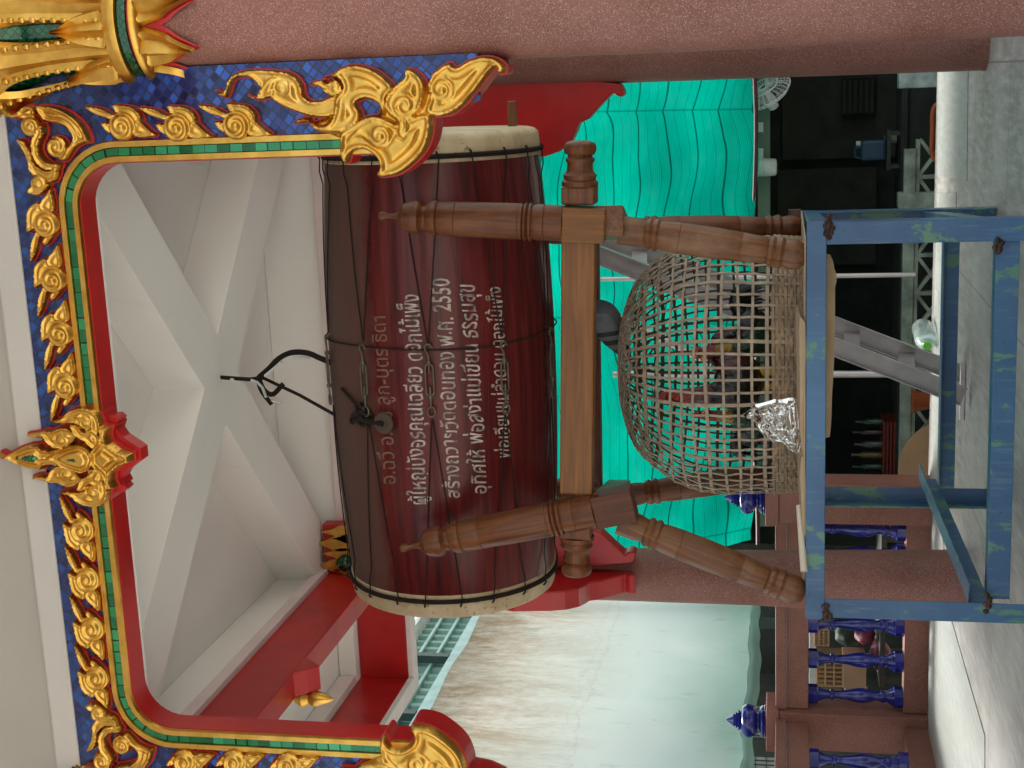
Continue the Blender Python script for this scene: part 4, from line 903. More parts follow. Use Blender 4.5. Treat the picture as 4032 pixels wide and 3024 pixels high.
def m_rooster(name, body, neck, head):
    t = NT(name); s = t.n('SeparateXYZ'); t.put(s.inputs[0], t.obj()); z = t.math('ADD', s.outputs[2], t.math('MULTIPLY', t.math('SUBTRACT', t.noise(t.obj(), 25, 3), .5), .05))
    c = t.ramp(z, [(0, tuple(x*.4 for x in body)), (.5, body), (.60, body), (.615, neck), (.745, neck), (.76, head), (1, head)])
    v = t.voro(t.stretch(t.obj(), (1, 1, .6)), 34); t.put(t.b.inputs['Base Color'], t.mix(t.math('MULTIPLY', v.outputs[0], .6), c, tuple(x*.3 for x in body))); t.set(rough=.3); t.bump(v.outputs[0], .5, .01); return t.m
redp = plain('red_gloss_paint', (.34, .022, .014), .3); yel = plain('yellow_gloss_paint', (.55, .33, .02), .35); blk = plain('black_gloss_paint', (.008, .008, .010), .28, var=.3)
def rooster(loc, rot, sc, label, mats, group='rooster figures in the cage'):
    r = thing('rooster_figure', label, 'rooster', loc, group); r.rotation_euler = (0, 0, rot); r.scale = (sc, sc, sc)
    T = Matrix.Translation(Vector(loc)) @ Matrix.Rotation(rot, 4, 'Z') @ Matrix.Scale(sc, 4); reg(r, T)
    def b(mb, name, mat, sm=50):
        return mb.build(name, mat, r, T, smooth=sm)
    b(loft([((0,.26,.50), .02, .03), ((0,.2,.47), .09, .10), ((0,.08,.42), .155, .165), ((0,-.05,.43), .165, .175), ((0,-.14,.50), .12, .13), ((0,-.17,.60), .08, .085), ((0,-.175,.70), .058, .062), ((0,-.185,.79), .050, .055), ((0,-.20,.86), .050, .056), ((0,-.235,.885), .034, .036), ((0,-.262,.88), .012, .014)], 18, 5), 'body', mats[0])
    b(loft([((0,-.245,.885), .018, .02), ((0,-.285,.872), .012, .013), ((0,-.315,.855), .002, .002)], 8, 3), 'beak', yel)
    comb = crom([(-.25,.90), (-.26,.95), (-.24,.93), (-.225,.985), (-.205,.94), (-.185,1.0), (-.17,.95), (-.145,.985), (-.15,.93), (-.13,.90), (-.18,.89)], 3)
    b(MB().prism([(-.009, y, z) for y, z in comb], (.018, 0, 0)), 'comb', redp)
    for s in (-1, 1): b(loft([((s*.018,-.24,.865), .01, .012), ((s*.022,-.238,.835), .016, .022), ((s*.02,-.235,.805), .005, .008)], 10, 3), 'wattle', redp)
    for s in (-1, 1): b(loft([((s*.125,-.10,.52), .012, .04), ((s*.152,.0,.47), .028, .095), ((s*.14,.12,.44), .026, .085), ((s*.10,.24,.43), .012, .03), ((s*.085,.30,.42), .003, .006)], 12, 4), 'wing', mats[1])
    mb = MB()
    for k in range(7):
        a = (k-3)*.03; h = .10+.02*(3-abs(k-3)); q_ = loft([((a*.4,.20,.47), .012, .03), ((a,.27,.53+h*.25), .014, .045), ((a*1.6,.34,.54+h*.35), .014, .05), ((a*2,.39,.47+h*.2), .012, .04), ((a*2.2,.41,.34), .003, .01)], 8, 4); mb.add(q_.v, q_.f)
    b(mb, 'tail', mats[1])
    for s in (-1, 1):
        mb = MB().tube([(s*.06,0,.32), (s*.06,.02,.2), (s*.06,-.01,.03)], [.045, .022, .016], 10)
        for q in (-.5, 0, .5): mb.tube([(s*.06,-.01,.025), (s*.06+q*.10,-.09,.012), (s*.06+q*.13,-.12,.006)], [.014, .011, .004], 8)
        mb.tube([(s*.06,-.01,.025), (s*.06,.06,.01)], [.012, .005], 8); b(mb, 'leg', yel)
    return r
mg = m_rooster('green_yellow_red_paint', (.012, .06, .022), (.50, .27, .012), (.36, .03, .018)); mk = m_rooster('black_and_rust_paint', (.012, .011, .012), (.16, .035, .012), (.36, .035, .014))
zf = .945
def rl(px, py, Y): p = P(px, py, Y=Y); return (p.x, Y, zf)
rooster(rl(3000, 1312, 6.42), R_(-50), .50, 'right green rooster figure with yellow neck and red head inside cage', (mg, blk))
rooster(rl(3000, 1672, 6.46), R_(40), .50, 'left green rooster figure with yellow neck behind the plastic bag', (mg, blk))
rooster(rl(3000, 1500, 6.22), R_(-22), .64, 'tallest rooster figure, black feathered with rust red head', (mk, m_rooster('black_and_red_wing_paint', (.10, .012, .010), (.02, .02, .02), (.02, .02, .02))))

# pigeon
PG = P(2398, 1275, Y=6.42)
pgn = thing('pigeon', 'grey pigeon with black wing bars standing on the cage', 'pigeon', (PG.x, PG.y, PG.z-.09))
T = Matrix.Translation(PG) @ Matrix.Rotation(R_(-26), 4, 'Y') @ Matrix.Rotation(R_(90), 4, 'Z') @ Matrix.Scale(1.08, 4)
def m_pig(name, bars):
    t = NT(name); s = t.n('SeparateXYZ'); t.put(s.inputs[0], t.obj()); y = s.outputs[1]; n = t.noise(t.obj(), 40, 4)
    if bars:
        yy = t.math('ADD', y, t.math('MULTIPLY', s.outputs[2], .35)); b1 = t.math('LESS_THAN', t.math('ABSOLUTE', t.math('SUBTRACT', yy, .035)), .011); b2 = t.math('LESS_THAN', t.math('ABSOLUTE', t.math('SUBTRACT', yy, .078)), .012); b3 = t.math('GREATER_THAN', yy, .115)
        c = t.mix(t.math('MAXIMUM', b3, t.math('MAXIMUM', b1, b2)), t.ramp(n, [(.3, (.085, .088, .095)), (.7, (.13, .135, .14))]), (.012, .012, .014))
    else: c = t.ramp(y, [(0, (.02, .022, .03))]+[(.5, (.02, .022, .03))]); c = t.mix(t.ramp(t.math('ADD', y, .5), [(.40, 0), (.46, 1)]), (.022, .026, .034), t.mix(t.ramp(t.math('ADD', y, .5), [(.60, 0), (.64, 1)]), (.09, .093, .10), (.012, .012, .014)))
    t.set(color=c, rough=.65); t.bump(n, .15, .003); return t.m
def pb_(mb, name, mat, sm=60): return mb.build(name, mat, pgn, T, smooth=sm)
pb_(loft([((0,.20,-.012), .018, .006), ((0,.13,-.004), .034, .016), ((0,.07,.002), .055, .044), ((0,0,.0), .066, .062), ((0,-.05,.006), .060, .062), ((0,-.085,.03), .042, .045), ((0,-.105,.065), .028, .030), ((0,-.115,.09), .025, .027), ((0,-.132,.105), .022, .022), ((0,-.15,.104), .009, .009)], 18, 5), 'body', m_pig('pigeon_grey', False))
for s in (-1, 1): pb_(loft([((s*.045,-.065,.022), .008, .022), ((s*.064,-.02,.014), .012, .048), ((s*.060,.05,.008), .012, .044), ((s*.040,.12,.0), .009, .026), ((s*.018,.19,-.006), .004, .008)], 12, 4), 'wing', m_pig('pigeon_wing', True))
pb_(loft([((0,-.152,.104), .006, .006), ((0,-.165,.100), .004, .004), ((0,-.176,.094), .001, .001)], 8, 2), 'beak', plain('beak_grey', (.05, .045, .045), .5))
for s in (-1, 1): pb_(MB().lathe([(-.003, .001), (0, .0045), (.003, .001)], 10, Matrix.Translation((s*.021, -.135, .109)) @ Matrix.Rotation(R_(90), 4, 'Y')), 'eye', plain('orange_eye', (.5, .12, .02), .2))
for s in (-1, 1):
    leg = MB().tube([(s*.022,.02,-.055), (s*.022,.005,-.095)], [.007, .004], 8)
    for q in (-.5, 0, .5): leg.tube([(s*.022,.005,-.094), (s*.022+q*.022,-.02,-.099)], [.004, .002], 6)
    pb_(leg, 'leg', plain('pink_leg', (.35, .10, .08), .6))

# ---------------------------------------------------------------- balustrade behind on the left
bal = thing('balustrade', 'terrazzo balustrade with blue glazed balusters along the platform edge', 'balustrade', (-4.2, 9.6, 0))
ZB0, ZB1, ZR0, ZR1, ZC = .035, .172, .848, 1.0, 1.085
bal_prof = [(0,.075),(.02,.076),(.065,.074),(.07,.068),(.10,.048),(.115,.036),(.13,.044),(.15,.046),(.165,.034),(.20,.033),(.235,.046),(.28,.056),(.32,.054),(.36,.046),(.40,.036),(.47,.028),(.49,.030),(.495,.040),(.515,.041),(.52,.030),(.55,.034),(.58,.044),(.605,.056),(.61,.066),(.655,.066),(.676,.060)]
bme = None
def baluster(x, y):
    global bme
    if bme is None:
        mb = MB().lathe(bal_prof[3:-3], 20); mb.lathe([(0,.078),(.06,.078),(.068,.07)], 8, a0=math.pi/8); mb.lathe([(.607,.066),(.612,.072),(.674,.072)], 8, a0=math.pi/8); bme = mb.mesh('baluster'); bme.materials.append(M['ceram']); bme.polygons.foreach_set('use_smooth', [True]*len(bme.polygons)); bme.set_sharp_from_angle(angle=R_(38))
    link('baluster', bme, None, bal, Matrix.Translation((x, y, ZB1)))
YBl = 9.86; XBl = -4.76; xe = -3.01
def rail(a, b, horiz):
    (xa, ya), (xb2, yb2) = a, b
    def bx(name, z0, z1, hw, mat=None):
        if horiz: MB().box((xa, ya-hw, z0), (xb2, ya+hw, z1)).build(name, mat or M['terr2'], bal, bevel=.006)
        else: MB().box((xa-hw, ya, z0), (xa+hw, yb2, z1)).build(name, mat or M['terr2'], bal, bevel=.006)
    bx('bottom_rail', .0, ZB1, .075); bx('top_rail', ZR0, ZR1, .075); bx('rail_cap', ZR1+.008, ZC, .10); bx('rail_groove', ZR1, ZR1+.0075, .07, M['plasticw'])
rail((XBl+.15, YBl), (xe-.13, YBl), True); rail((XBl, 4.2), (XBl, YBl-.15), False)
def newel(x, y):
    pst = MB().box((x-.145, y-.145, 0), (x+.145, y+.145, 1.06)).build('newel_post', M['terr2'], bal, bevel=.006)
    MB().box((x-.165, y-.165, 1.061), (x+.165, y+.165, 1.155)).build('post_cap', M['terr2'], pst, bevel=.008)
    k = .00109*.92; f = [(525,120),(515,126),(505,112),(500,118),(490,112),(480,100),(470,62),(462,60),(455,78),(445,100),(430,112),(400,122),(375,122),(355,108),(345,88),(338,64),(332,70),(322,76),(316,52),(310,55),(302,60),(296,42),(290,44),(283,47),(280,44),(230,3)]
    MB().lathe([((525-a)*k+1.156, b*k) for a, b in f], 32, Matrix.Translation((x, y, 0))).build('finial', M['ceram'], pst, smooth=40)
newel(XBl, YBl); newel(xe, YBl); newel(XBl, 6.9)
for py in (2739, 2599, 2459): baluster(P(3400, py, Y=YBl).x, YBl)
for x in (P(3400, 2320, Y=YBl).x, P(3400, 2180, Y=YBl).x, P(3400, 2100, Y=YBl).x+.03): baluster(x, YBl)
for y in (9.30, 8.85, 8.40, 7.95, 7.5): baluster(XBl, y)

# ---------------------------------------------------------------- shade net awning
def netpt(u, s):
    """u along X, s down the slope (0 at the hem)"""
    k = (u+.27)/1.62; fr = k-math.floor(k); sag = (.12+.05*math.sin(2.3*u+.7*s))*(math.sin(math.pi*fr))**.75+.035*math.sin(3.1*u+1.9*s+1)*math.sin(1.7*s+.4)+.02*math.sin(9*u+3*s)
    fold = .08*math.cos(2*math.pi*k)+.03*math.sin(u*7.3+s*2)+.02*math.sin(u*3.1-s*5)+.012*math.sin(u*13+s*7)
    return Vector((u, 10.62+s*.62+fold*(.5+.5*min(1, s)), 1.255+s*.80+.02*math.sin(u*5+1)*(1 if s < .2 else .5)+.012*math.sin(s*9+u*3)-(.03*(math.sin(math.pi*fr)) if s < .05 else 0))), sag
nu, ns = 150, 60; vs = []; uv = []; fs = []
us = np.linspace(-3.60, 2.6, nu); ss_ = np.linspace(0, 3.7, ns)
for i in range(ns):
    for k in range(nu):
        p, sag = netpt(us[k], ss_[i]); p.x -= max(0, (-1.5-us[k])/2.1)*.42*ss_[i]; vs.append(p); uv.append((us[k], ss_[i]*.92+sag))
for i in range(ns-1):
    for k in range(nu-1): fs.append((i*nu+k, i*nu+k+1, (i+1)*nu+k+1, (i+1)*nu+k))
o = MB().add(vs, fs).build('shade_net', M['net'], smooth=80, fix=False); ul = o.data.uv_layers.new(name='UVMap')
for lp_ in o.data.loops: ul.data[lp_.index].uv = uv[lp_.vertex_index]
tag(o, 'bright green shade net awning sagging over the dark stall', 'shade net')
hm = MB().tube([Vector((x, 10.60, 1.235+.01*math.sin(x*4))) for x in np.linspace(-3.62, 2.6, 40)], .016, 8)
tag(hm.build('hem_pipe', plain('maroon_pipe', (.05, .010, .012), .5), smooth=60), 'dark maroon pipe along the hem of the green net', 'pipe')
def pole(p0, p1, r, label): return tag(MB().tube([p0, p1], r, 14).build('support_pole', M['galv'], smooth=60), label, 'pole')
a = P(3280, 1473, Y=10.35); pole((a.x, 10.35, -.85), (a.x, 10.35, 2.3), .026, 'upright pale steel pole behind the ladder under the net')
pole(P(2330, 1195, Y=10.2), P(2800, 1432, Y=10.2), .026, 'slanting pale steel pipe behind the pigeon'); 
a = P(2400, 1099, Y=10.3); pole((a.x, 10.3, .1), (a.x, 10.3, 2.6), .017, 'thin upright pale pole right of the pigeon')
# ---------------------------------------------------------------- ladder leaning behind the table
lad = thing('step_ladder', 'aluminium step ladder leaning behind the cage and table', 'ladder', tuple(P(3800, 1540, Z=0)))
def lrail(pa, pb, Y0, Y1):
    a, b = P(*pa, Y=Y0), P(*pb, Y=Y1); Mx = axisM(a, b, (0, 1, 0)); L = (b-a).length; wz = .052
    MB().obox(Mx, (-wz, -.004, 0), (wz, .004, L)).obox(Mx, (-wz-.0005, -.034, 0), (-wz+.006, -.0045, L)).obox(Mx, (wz-.006, -.034, 0), (wz+.0005, -.0045, L)).build('side_rail', M['alu'], lad)
    return a, b
a1, b1 = lrail((3795, 1560), (2240, 958), 7.98, 8.05); a2, b2 = lrail((3795, 1475), (2240, 880), 8.30, 8.42)
for k in range(7):
    f = .14+.135*k; p, q = a1+(b1-a1)*f, a2+(b2-a2)*f; Mx = axisM(p, q, (0, 0, 1)); L = (q-p).length
    MB().obox(Mx, (-.004, -.045, 0), (.004, .045, L)).build('step', M['alu'], lad)
c = P(3797, 1535, Z=.0); MB().box((c.x-.17, c.y-.05, .0006), (c.x+.17, c.y-.02, .03)).build('foot_bar', M['galv'], lad, bevel=.004)
# ---------------------------------------------------------------- dark stall behind the platform
YS = 11.15
stall = thing('open_stall', 'dark open fronted stall with pierced block wall under the green net', 'stall', (-1.5, 13, -.85))
def sb(a, b, mat, name, bevel=0): return MB().box(a, b).build(name, mat, stall, bevel=bevel)
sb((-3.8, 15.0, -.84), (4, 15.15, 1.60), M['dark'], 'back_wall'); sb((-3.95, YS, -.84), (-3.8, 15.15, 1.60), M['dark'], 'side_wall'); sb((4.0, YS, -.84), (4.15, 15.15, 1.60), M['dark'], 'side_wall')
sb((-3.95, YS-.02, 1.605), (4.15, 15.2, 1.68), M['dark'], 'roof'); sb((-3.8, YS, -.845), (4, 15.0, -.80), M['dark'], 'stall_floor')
sb((-3.62, YS-.10, 1.13), (4, YS+.02, 1.225), plain('grey_green_lintel', (.13, .165, .125), .7), 'lintel', .004)
# pale wall panels inside
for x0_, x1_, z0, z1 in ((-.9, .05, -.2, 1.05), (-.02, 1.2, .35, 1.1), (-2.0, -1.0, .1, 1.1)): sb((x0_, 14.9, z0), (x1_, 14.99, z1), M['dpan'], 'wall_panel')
a, b = P(3315, 310, Y=14.7), P(3445, 450, Y=14.7)
fr_ = sb((b.x, 14.75, b.z), (a.x, 14.82, a.z), M['dark'], 'shutter')
for k in range(6): z = b.z+(a.z-b.z)*(k+.5)/6; MB().box((b.x+.02, 14.70, z-.012), (a.x-.02, 14.745, z+.012)).build('louvre', M['dpan'], fr_)
# pierced block half wall
zt, zb_ = P(3592, 1400, Y=YS).z, -.84
sb((-3.6, YS+.0, zt), (-.62, YS+.10, zt+.085), M['concr'], 'wall_coping', .006)
sb((-3.6, YS+.0, -.84), (-.62, YS+.10, zt-.26), M['concr'], 'wall_base')
x = -3.55; bw = .30
blockM = None
while x < -.75:
    mb = MB(); z0, z1 = zt-.259, zt-.001
    mb.box((x, YS+.02, z0), (x+.03, YS+.09, z1)); mb.box((x+.0301, YS+.02, z1-.03), (x+bw-.0001, YS+.09, z1)); mb.box((x+.0301, YS+.02, z0), (x+bw-.0001, YS+.09, z0+.03))
    cxm = x+.03+(bw-.03)/2; czm = (z0+z1)/2; w2, h2 = (bw-.03)/2, (z1-z0)/2-.03
    for k, (ax, az, bx_, bz) in enumerate(((-1,-1,1,1), (-1,1,1,-1))):
        Mx = axisM((cxm+ax*w2, YS+.055, czm+az*h2), (cxm+bx_*w2, YS+.055, czm+bz*h2), (0, 1, 0)); mb.obox(Mx, (-.013, -.03+.001*k, 0), (.013, .03-.001*k, 2*math.hypot(w2, h2)))
    mb.build('pierced_block', M['concr'], stall); x += bw
for px0, px1, py0, py1 in ((3540, 3720, 280, 342), (3538, 3720, 762, 818)):
    a, b = P(px0, py0, Y=YS-.05), P(px1, py1, Y=YS-.05); sb((b.x, YS-.06, -.84), (a.x, YS+.12, a.z), M['concr'] if py0 > 500 else plain('white_washed_block', (.42, .50, .47), .7, var=.3, sc=14), 'wall_pier', .008)
def small(name, mb, mat, label, cat, smooth=45, bevel=0, M_=None): return tag(mb.build(name, mat, None, M_, smooth if not bevel else None, bevel), label, cat)
# shelf and counter inside, things on it
cnt = thing('shop_counter', 'dark wooden counter inside the unlit stall', 'counter', (-2.4, 12.4, -.8))
zs = P(3525, 1700, Y=12.1).z
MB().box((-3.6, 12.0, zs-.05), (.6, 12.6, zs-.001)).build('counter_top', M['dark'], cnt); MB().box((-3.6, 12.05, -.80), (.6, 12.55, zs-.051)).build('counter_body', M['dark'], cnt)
def crate(px0, px1, py0, py1, Y, col, label, cat='crate'):
    a, b = P(px0, py0, Y=Y), P(px1, py1, Y=Y); x0_, x1_ = b.x, a.x; z0, z1 = zs, a.z; t = thing('bottle_crate', label, cat, ((x0_+x1_)/2, Y, z0))
    m = plain('crate_'+label.split()[0], col, .45); mb = MB(); d = .30
    n = 4
    for k in range(n): zz = z0+(z1-z0)*k/n; mb.box((x0_, Y, zz), (x1_, Y+.02, zz+(z1-z0)/n*.62)); mb.box((x0_, Y+d, zz), (x1_, Y+d+.02, zz+(z1-z0)/n*.62)); mb.box((x0_, Y+.0205, zz), (x0_+.02, Y+d-.0005, zz+(z1-z0)/n*.62)); mb.box((x1_-.02, Y+.0205, zz), (x1_, Y+d-.0005, zz+(z1-z0)/n*.62))
    mb.box((x0_+.021, Y+.021, z0+.001), (x1_-.021, Y+d-.001, z0+.012)); mb.build('crate_body', m, t)
    return x0_, x1_, z1, Y
cx0, cx1, cz1, cy = crate(3472, 3525, 1662, 1868, 12.05, (.20, .022, .012), 'red plastic crate of bottles in the dark stall')
cols_ = [((.012, .045, .025), 'green'), ((.14, .10, .015), 'yellow'), ((.07, .08, .07), 'clear'), ((.03, .015, .01), 'brown')]
bi = 0
for k in range(5):
    col, nm = cols_[k % 4]; h = .22+.05*rng.random(); xx = cx0+.03+(cx1-cx0-.06)*k/4
    o = small('bottle', MB().lathe([(0,.001),(.001,.033),(h*.6,.034),(h*.75,.014),(h*.93,.012),(h*.94,.016),(h,.015)], 12, Matrix.Translation((xx, cy+.12+.03*(k % 2), zs+.10))), plain(nm+'_bottle_glass', col, .25), 'bottle standing upright in the red crate inside the stall', 'bottle'); o['group'] = 'bottles in the red crate'
# blue jerry can on the counter
a, b = P(3390, 553, Y=12.2), P(3490, 632, Y=12.2); jc = thing('jerry_can', 'blue plastic jerry can standing in the dark stall', 'jerry can', ((a.x+b.x)/2, 12.3, b.z)); mblue = plain('blue_plastic_can', (.02, .06, .12), .4)
MB().box((b.x, 12.2, b.z), (a.x, 12.38, a.z)).build('can_body', mblue, jc, bevel=.025); MB().tube([(b.x+.02, 12.29, a.z-.005), (b.x+.03, 12.29, a.z+.045), (a.x-.07, 12.29, a.z+.045), (a.x-.06, 12.29, a.z-.005)], .012, 8).build('handle', mblue, jc, smooth=60); MB().lathe([(0,.022),(.035,.022)], 14, Matrix.Translation((a.x-.03, 12.29, a.z))).build('cap', M['plasticw'], jc, smooth=40)
st = thing('stool', 'dark wooden stool under the blue jerry can', 'stool', ((a.x+b.x)/2, 12.3, -.8)); MB().box((b.x-.08, 12.15, b.z-.031), (a.x+.08, 12.44, b.z-.001)).build('seat', M['dpan'], st)
for sx in (b.x-.05, a.x+.05):
    for sy in (12.18, 12.41): MB().box((sx-.015, sy-.015, -.80), (sx+.015, sy+.015, b.z-.0315)).build('leg', M['dpan'], st)
small('glass_jar', MB().lathe([(0,.04),(.07,.042),(.085,.03),(.10,.03)], 16, Matrix.Translation((b.x+.16, 12.5, zs))), M['plasticw'], 'small pale jar behind the blue jerry can', 'jar')
# hanging water filter under the lintel
a = P(2985, 660, Y=11.0); wf = thing('water_filter', 'white round water filter hanging from the stall lintel', 'water filter', (a.x, 11.0, a.z-.2))
MB().lathe([(0,.03),(.006,.058),(.02,.066),(.10,.070),(.105,.066),(.11,.070),(.165,.068),(.18,.055),(.19,.03)], 24, Matrix.Translation((a.x, 11.0, P(3060, 660, Y=11.0).z))).build('filter_bowl', M['plasticw'], wf, smooth=40)
MB().tube([(a.x, 11.0, P(2985, 660, Y=11.0).z-.03), (a.x, 11.02, 1.14)], .018, 10).build('bracket', M['plasticw'], wf, smooth=40)
for py0, py1, lab in ((482, 520, 'white switch box on the stall lintel right of the filter'), (585, 625, 'small white plug box on the lintel near the filter')):
    a, b = P(2982, py0, Y=YS-.13), P(3006, py1, Y=YS-.13); small('switch_box', MB().box((b.x, YS-.135, b.z), (a.x, YS-.101, a.z)), M['plasticw'], lab, 'switch box', bevel=.003)
# wall fan
fc = P(3015, 365, Y=10.9); fan = thing('electric_fan', 'white caged electric fan at the right under the net', 'fan', tuple(fc)); Tf = Matrix.Translation(fc) @ Matrix.Rotation(R_(62), 4, 'Y') @ Matrix.Rotation(R_(25), 4, 'X')
mb = MB()
for k in range(28):
    a = 2*math.pi*k/28; mb.tube([Tf @ Vector((r*math.cos(a), r*math.sin(a), z)) for r, z in ((.03, .05), (.1, .055), (.17, .03), (.2, 0), (.17, -.03), (.06, -.05))], .0025, 5)
for r, z in ((.2, 0), (.12, .052), (.03, .05), (.17, -.03)): mb.tube([Tf @ Vector((r*math.cos(a), r*math.sin(a), z)) for a in np.linspace(0, 2*math.pi, 33)[:-1]], .005, 6, closed=True)
mb.build('fan_guard', M['plasticw'], fan, smooth=60)
mb = MB()
for k in range(3):
    a = 2*math.pi*k/3; mb.add([Tf @ Vector((r*math.cos(a+d), r*math.sin(a+d), z)) for r, d, z in ((.03,-.3,.01),(.15,-.35,.02),(.16,.35,-.02),(.03,.4,-.01))], [(0,1,2,3)])
mb.build('fan_blades', plain('grey_blades', (.30, .34, .33), .4), fan); MB().lathe([(-.14,.04),(-.06,.05),(.03,.03)], 16, Tf).build('fan_motor', M['plasticw'], fan, smooth=40)
MB().tube([Tf @ Vector((0, 0, -.1)), (fc.x+.1, 11.03, 1.16)], .015, 8).build('fan_arm', M['plasticw'], fan, smooth=40)
# chairs and other things just over the edge
a = P(3672, 520, Y=10.75); ch = thing('plastic_chair', 'orange plastic chair whose backrest shows over the platform edge', 'chair', (a.x-.0, 10.8, -.85)); mor = plain('orange_plastic', (.42, .10, .03), .4)
wdt = .21
MB().tube(crom([(a.x-wdt, 10.72, -.4), (a.x-wdt, 10.70, a.z-.08), (a.x-wdt*.8, 10.70, a.z), (a.x, 10.70, a.z+.006), (a.x+wdt*.8, 10.70, a.z), (a.x+wdt, 10.70, a.z-.08), (a.x+wdt, 10.72, -.4)], 5, False), .018, 8).build('backrest', mor, ch, smooth=60)
MB().box((a.x-wdt, 10.72, -.42), (a.x+wdt, 11.1, -.39)).build('seat', mor, ch, bevel=.01)
for sx in (-1, 1):
    for sy in (10.74, 11.08): MB().tube([(a.x+sx*wdt*.95, sy, -.85), (a.x+sx*wdt*.9, sy, -.42)], .016, 8).build('leg', mor, ch, smooth=60)
a = P(3630, 1345, Y=9.75); bt = thing('water_bottle', 'clear plastic bottle with green cap lying on the platform edge', 'bottle', (a.x, 9.8, 0)); clr = NT('clear_bottle'); clr.set(color=(.75, .88, .84), rough=.08, trans=.75, ior=1.3)
MB().lathe([(0,.02),(.02,.021),(.03,.03),(.09,.070),(.12,.073),(.34,.073),(.36,.06)], 28, axisM((a.x, 9.62, .0745), (a.x+.06, 10.0, .0745))).build('bottle_body', clr.m, bt, smooth=40)
MB().lathe([(0,.0),(0,.028),(.025,.028),(.03,.02)], 20, axisM((a.x-.004, 9.595, .0745), (a.x+.056, 9.98, .0745))).build('cap', plain('green_cap', (.10, .42, .03), .4), bt, smooth=40)
a = P(3560, 1800, Y=10.55); rt_ = thing('round_table', 'tan round table top with pale stripe tilted beyond the edge', 'table', (a.x-.1, 10.6, -.85)); mtan = plain('tan_table_top', (.40, .25, .13), .5)
MB().lathe([(0,.40),(.004,.41),(.022,.41),(.026,.40)], 48, Matrix.Translation((a.x-.13, 10.62, P(3640, 1800, Y=10.6).z-.22)) @ Matrix.Rotation(R_(80), 4, 'X')).build('table_top', mtan, rt_, smooth=40)
MB().box((a.x-.42, 10.66, -.85), (a.x-.38, 10.70, -.2)).build('leg', mtan, rt_); MB().box((a.x+.05, 10.66, -.85), (a.x+.09, 10.70, -.2)).build('leg', mtan, rt_)
a = P(3640, 1592, Y=10.7); small('orange_bucket', MB().lathe([(0,.05),(.16,.085),(.165,.09),(.175,.09)], 20, Matrix.Translation((a.x, 10.8, a.z-.09))), mor, 'orange red tub in front of the pierced block wall', 'tub')
# ---------------------------------------------------------------- left: tarpaulin, shed, things behind the balusters
nu, nz = 120, 40; vs = []; fs = []
ys = np.linspace(7.0, 15.6, nu); zs_ = np.linspace(1.37, 4.47, nz)
for z in zs_:
    for y in ys: vs.append((-6.0+.05*math.sin(y*1.7+z*.9)*(4.5-z)/3+.03*math.sin(y*4.1-z*2), y, z+(.04*math.sin(y*2.2) if z < 1.5 else 0)))
for i in range(nz-1):
    for k in range(nu-1): fs.append((i*nu+k, i*nu+k+1, (i+1)*nu+k+1, (i+1)*nu+k))
tarp = MB().add(vs, fs).build('tarpaulin', M['tarp'], smooth=80, fix=False); tag(tarp, 'large stained white tarpaulin hanging on the left beyond the balustrade', 'tarpaulin')
MB().tube([Vector((-5.99+.03*math.sin(y*1.9), y, 1.35+.02*math.sin(y*2.2)+.008*math.sin(y*9))) for y in np.linspace(7, 15.6, 90)], .062, 12).build('rolled_hem', M['tarp'], tarp, smooth=60)
shed = thing('tin_shed', 'green corrugated shed top with dark posts above the tarpaulin', 'shed', (-6.2, 12, -.85))
MB().box((-6.16, 6, 4.46), (-6.04, 16, 4.60)).build('gutter', M['gutter'], shed, bevel=.01)
vs = []; fs = []; yy = np.arange(6, 16.0, .03)
for k, y in enumerate(yy): q = -6.18+.018*(1 if (k//3) % 2 else -1); vs += [(q, y, 4.60), (q-.0, y, 5.16)]
for k in range(len(yy)-1): fs.append((2*k, 2*k+2, 2*k+3, 2*k+1))
MB().add(vs, fs).build('corrugated_sheet', M['shed'], shed)
for z in (4.78, 4.98): MB().box((-6.155, 6, z), (-6.12, 16, z+.03)).build('purlin', M['gutter'], shed)
for y in (7.5, 9.3, 11.1, 12.35, 13.75, 15.2): MB().box((-6.115, y-.045, 4.601), (-6.03, y+.045, 5.12)).build('post', M['shedd'], shed)
MB().box((-6.24, 6, 5.161), (-6.0, 16, 5.21)).build('roof_edge', M['plasticw'], shed)
for y in (6.5, 15.5): MB().box((-6.3, y-.05, -.85), (-6.2, y+.05, 5.15)).build('post', M['shedd'], shed)
# dim back wall below the tarpaulin, with a grille window
lw = thing('low_wall', 'dark grey wall with wire grille below the tarpaulin', 'wall', (-7.5, 12, -.85)); MB().box((-7.6, 6, -.84), (-7.5, 17, 2.2)).build('wall_face', M['dark'], lw); MB().box((-7.6, 16.9, -.84), (-3.7, 17.0, 2.2)).build('wall_face', M['dark'], lw)
for k in range(3):
    y = 12.5+1.3*k; g = MB().box((-7.495, y, .95), (-7.48, y+.8, 1.5)).build('window', plain('pale_window_light', (.30, .33, .32), .6), lw); mb = MB()
    for q in range(9): mb.box((-7.478, y+q*.1, .95), (-7.47, y+q*.1+.012, 1.5))
    for q in range(5): mb.box((-7.469, y, .98+q*.12), (-7.462, y+.8, .99+q*.12))
    mb.build('grille', M['shedd'], g)
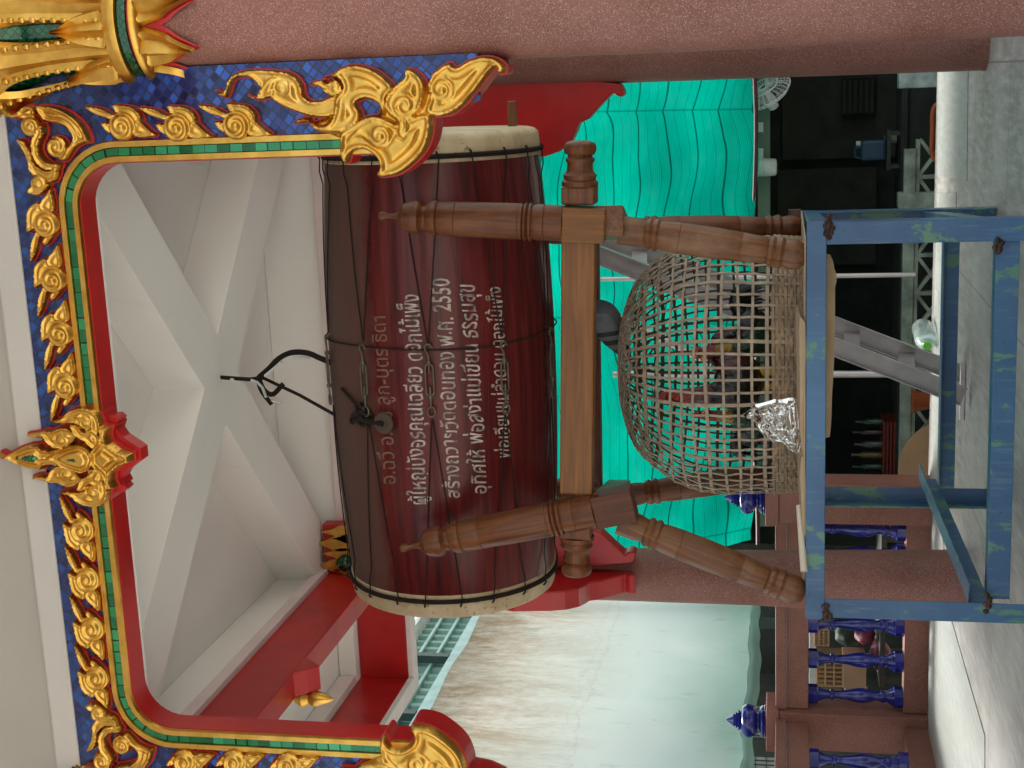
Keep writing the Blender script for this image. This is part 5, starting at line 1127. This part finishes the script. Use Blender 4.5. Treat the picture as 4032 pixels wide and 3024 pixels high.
# goods behind the balusters
def wov(px0, px1, py0, py1, Y, label):
    a, b = P(px0, py0, Y=Y), P(px1, py1, Y=Y); t = thing('wicker_panel', label, 'basket', ((a.x+b.x)/2, Y, b.z)); mb = MB(); n = 5
    for k in range(n+1): x = b.x+(a.x-b.x)*k/n; mb.tube([(x, Y, b.z), (x, Y, a.z)], .012, 6)
    for k in range(4): z = b.z+(a.z-b.z)*k/3; mb.tube([(b.x, Y-.015, z), (a.x, Y-.015, z)], .009, 6)
    mb.build('cane_frame', plain('pale_cane', (.42, .30, .16), .6), t); MB().box((b.x, Y+.02, b.z), (a.x, Y+.3, a.z)).build('basket_side', plain('tan_cane', (.25, .17, .09), .7), t)
table2 = thing('trestle_table', 'low table behind the balusters holding the baskets', 'table', (-3.9, 10.7, -.85)); zt2 = .30; MB().box((-4.7, 10.42, zt2-.04), (-3.45, 11.05, zt2-.001)).build('table_top', M['dpan'], table2)
for sx in (-4.65, -3.5):
    for sy in (10.46, 11.0): MB().box((sx-.025, sy-.025, -.85), (sx+.025, sy+.025, zt2-.0405)).build('leg', M['dpan'], table2)
wov(3208, 3262, 2478, 2540, 10.5, 'narrow tan cane basket behind the balusters, nearest the column'); wov(3216, 3318, 2608, 2700, 10.45, 'wide tan cane basket between the two middle balusters'); wov(3200, 3318, 2760, 2800, 10.48, 'tan cane basket beside the corner post')
def slab(px0, px1, py0, py1, Y, mat, name, label, cat, d=.02):
    a, b = P(px0, py0, Y=Y), P(px1, py1, Y=Y); return tag(MB().box((b.x, Y, b.z), (a.x, Y+d, a.z)).build(name, mat, bevel=.006), label, cat)
slab(3320, 3410, 2606, 2714, 10.40, M['card'], 'cardboard_box', 'tan cardboard box behind the middle balusters', 'box', .3); slab(3330, 3420, 2750, 2795, 10.41, M['card'], 'cardboard_box', 'tan cardboard box beside the corner post', 'box', .25)
def sack(px0, px1, py0, py1, Y, col, label):
    a, b = P(px0, py0, Y=Y), P(px1, py1, Y=Y); rx, rz = (a.x-b.x)/2, (a.z-b.z)/2; c = Vector(((a.x+b.x)/2, Y+.15, (a.z+b.z)/2)); mb = MB(); vs = []; fs = []
    for i in range(13):
        for k in range(20):
            t, q = math.pi*i/12, 2*math.pi*k/20; d = Vector((math.sin(t)*math.cos(q), math.sin(t)*math.sin(q), math.cos(t))); n = 1+.22*mnoise.noise(d*2.3+c*3); vs.append(c+Vector((d.x*rx, d.y*.14, d.z*rz))*n)
    for i in range(12):
        for k in range(20): fs.append((i*20+k, i*20+(k+1) % 20, (i+1)*20+(k+1) % 20, (i+1)*20+k))
    return small('cloth_bag', mb.add(vs, fs), plain('bag_'+label.split()[0], col, .6, var=.3, sc=12), label, 'bag', 80)
sack(3290, 3400, 2475, 2570, 10.75, (.02, .045, .03), 'dark green cloth bag behind the balusters'); sack(3370, 3450, 2492, 2560, 10.5, (.20, .03, .06), 'crimson cloth bag low behind the balusters near the column'); sack(3430, 3510, 2545, 2665, 10.55, (.22, .05, .09), 'pinkish bag low behind the middle balusters'); sack(3235, 3260, 2470, 2530, 11.0, (.09, .04, .02), 'brown round bag at the top behind the balusters')
slab(3186, 3212, 2470, 2830, 10.95, M['plasticw'], 'white_board', 'white board edge behind the top of the balusters', 'board')
# trees and houses are not seen; a light street wall closes the view behind the stall and the photographer's side
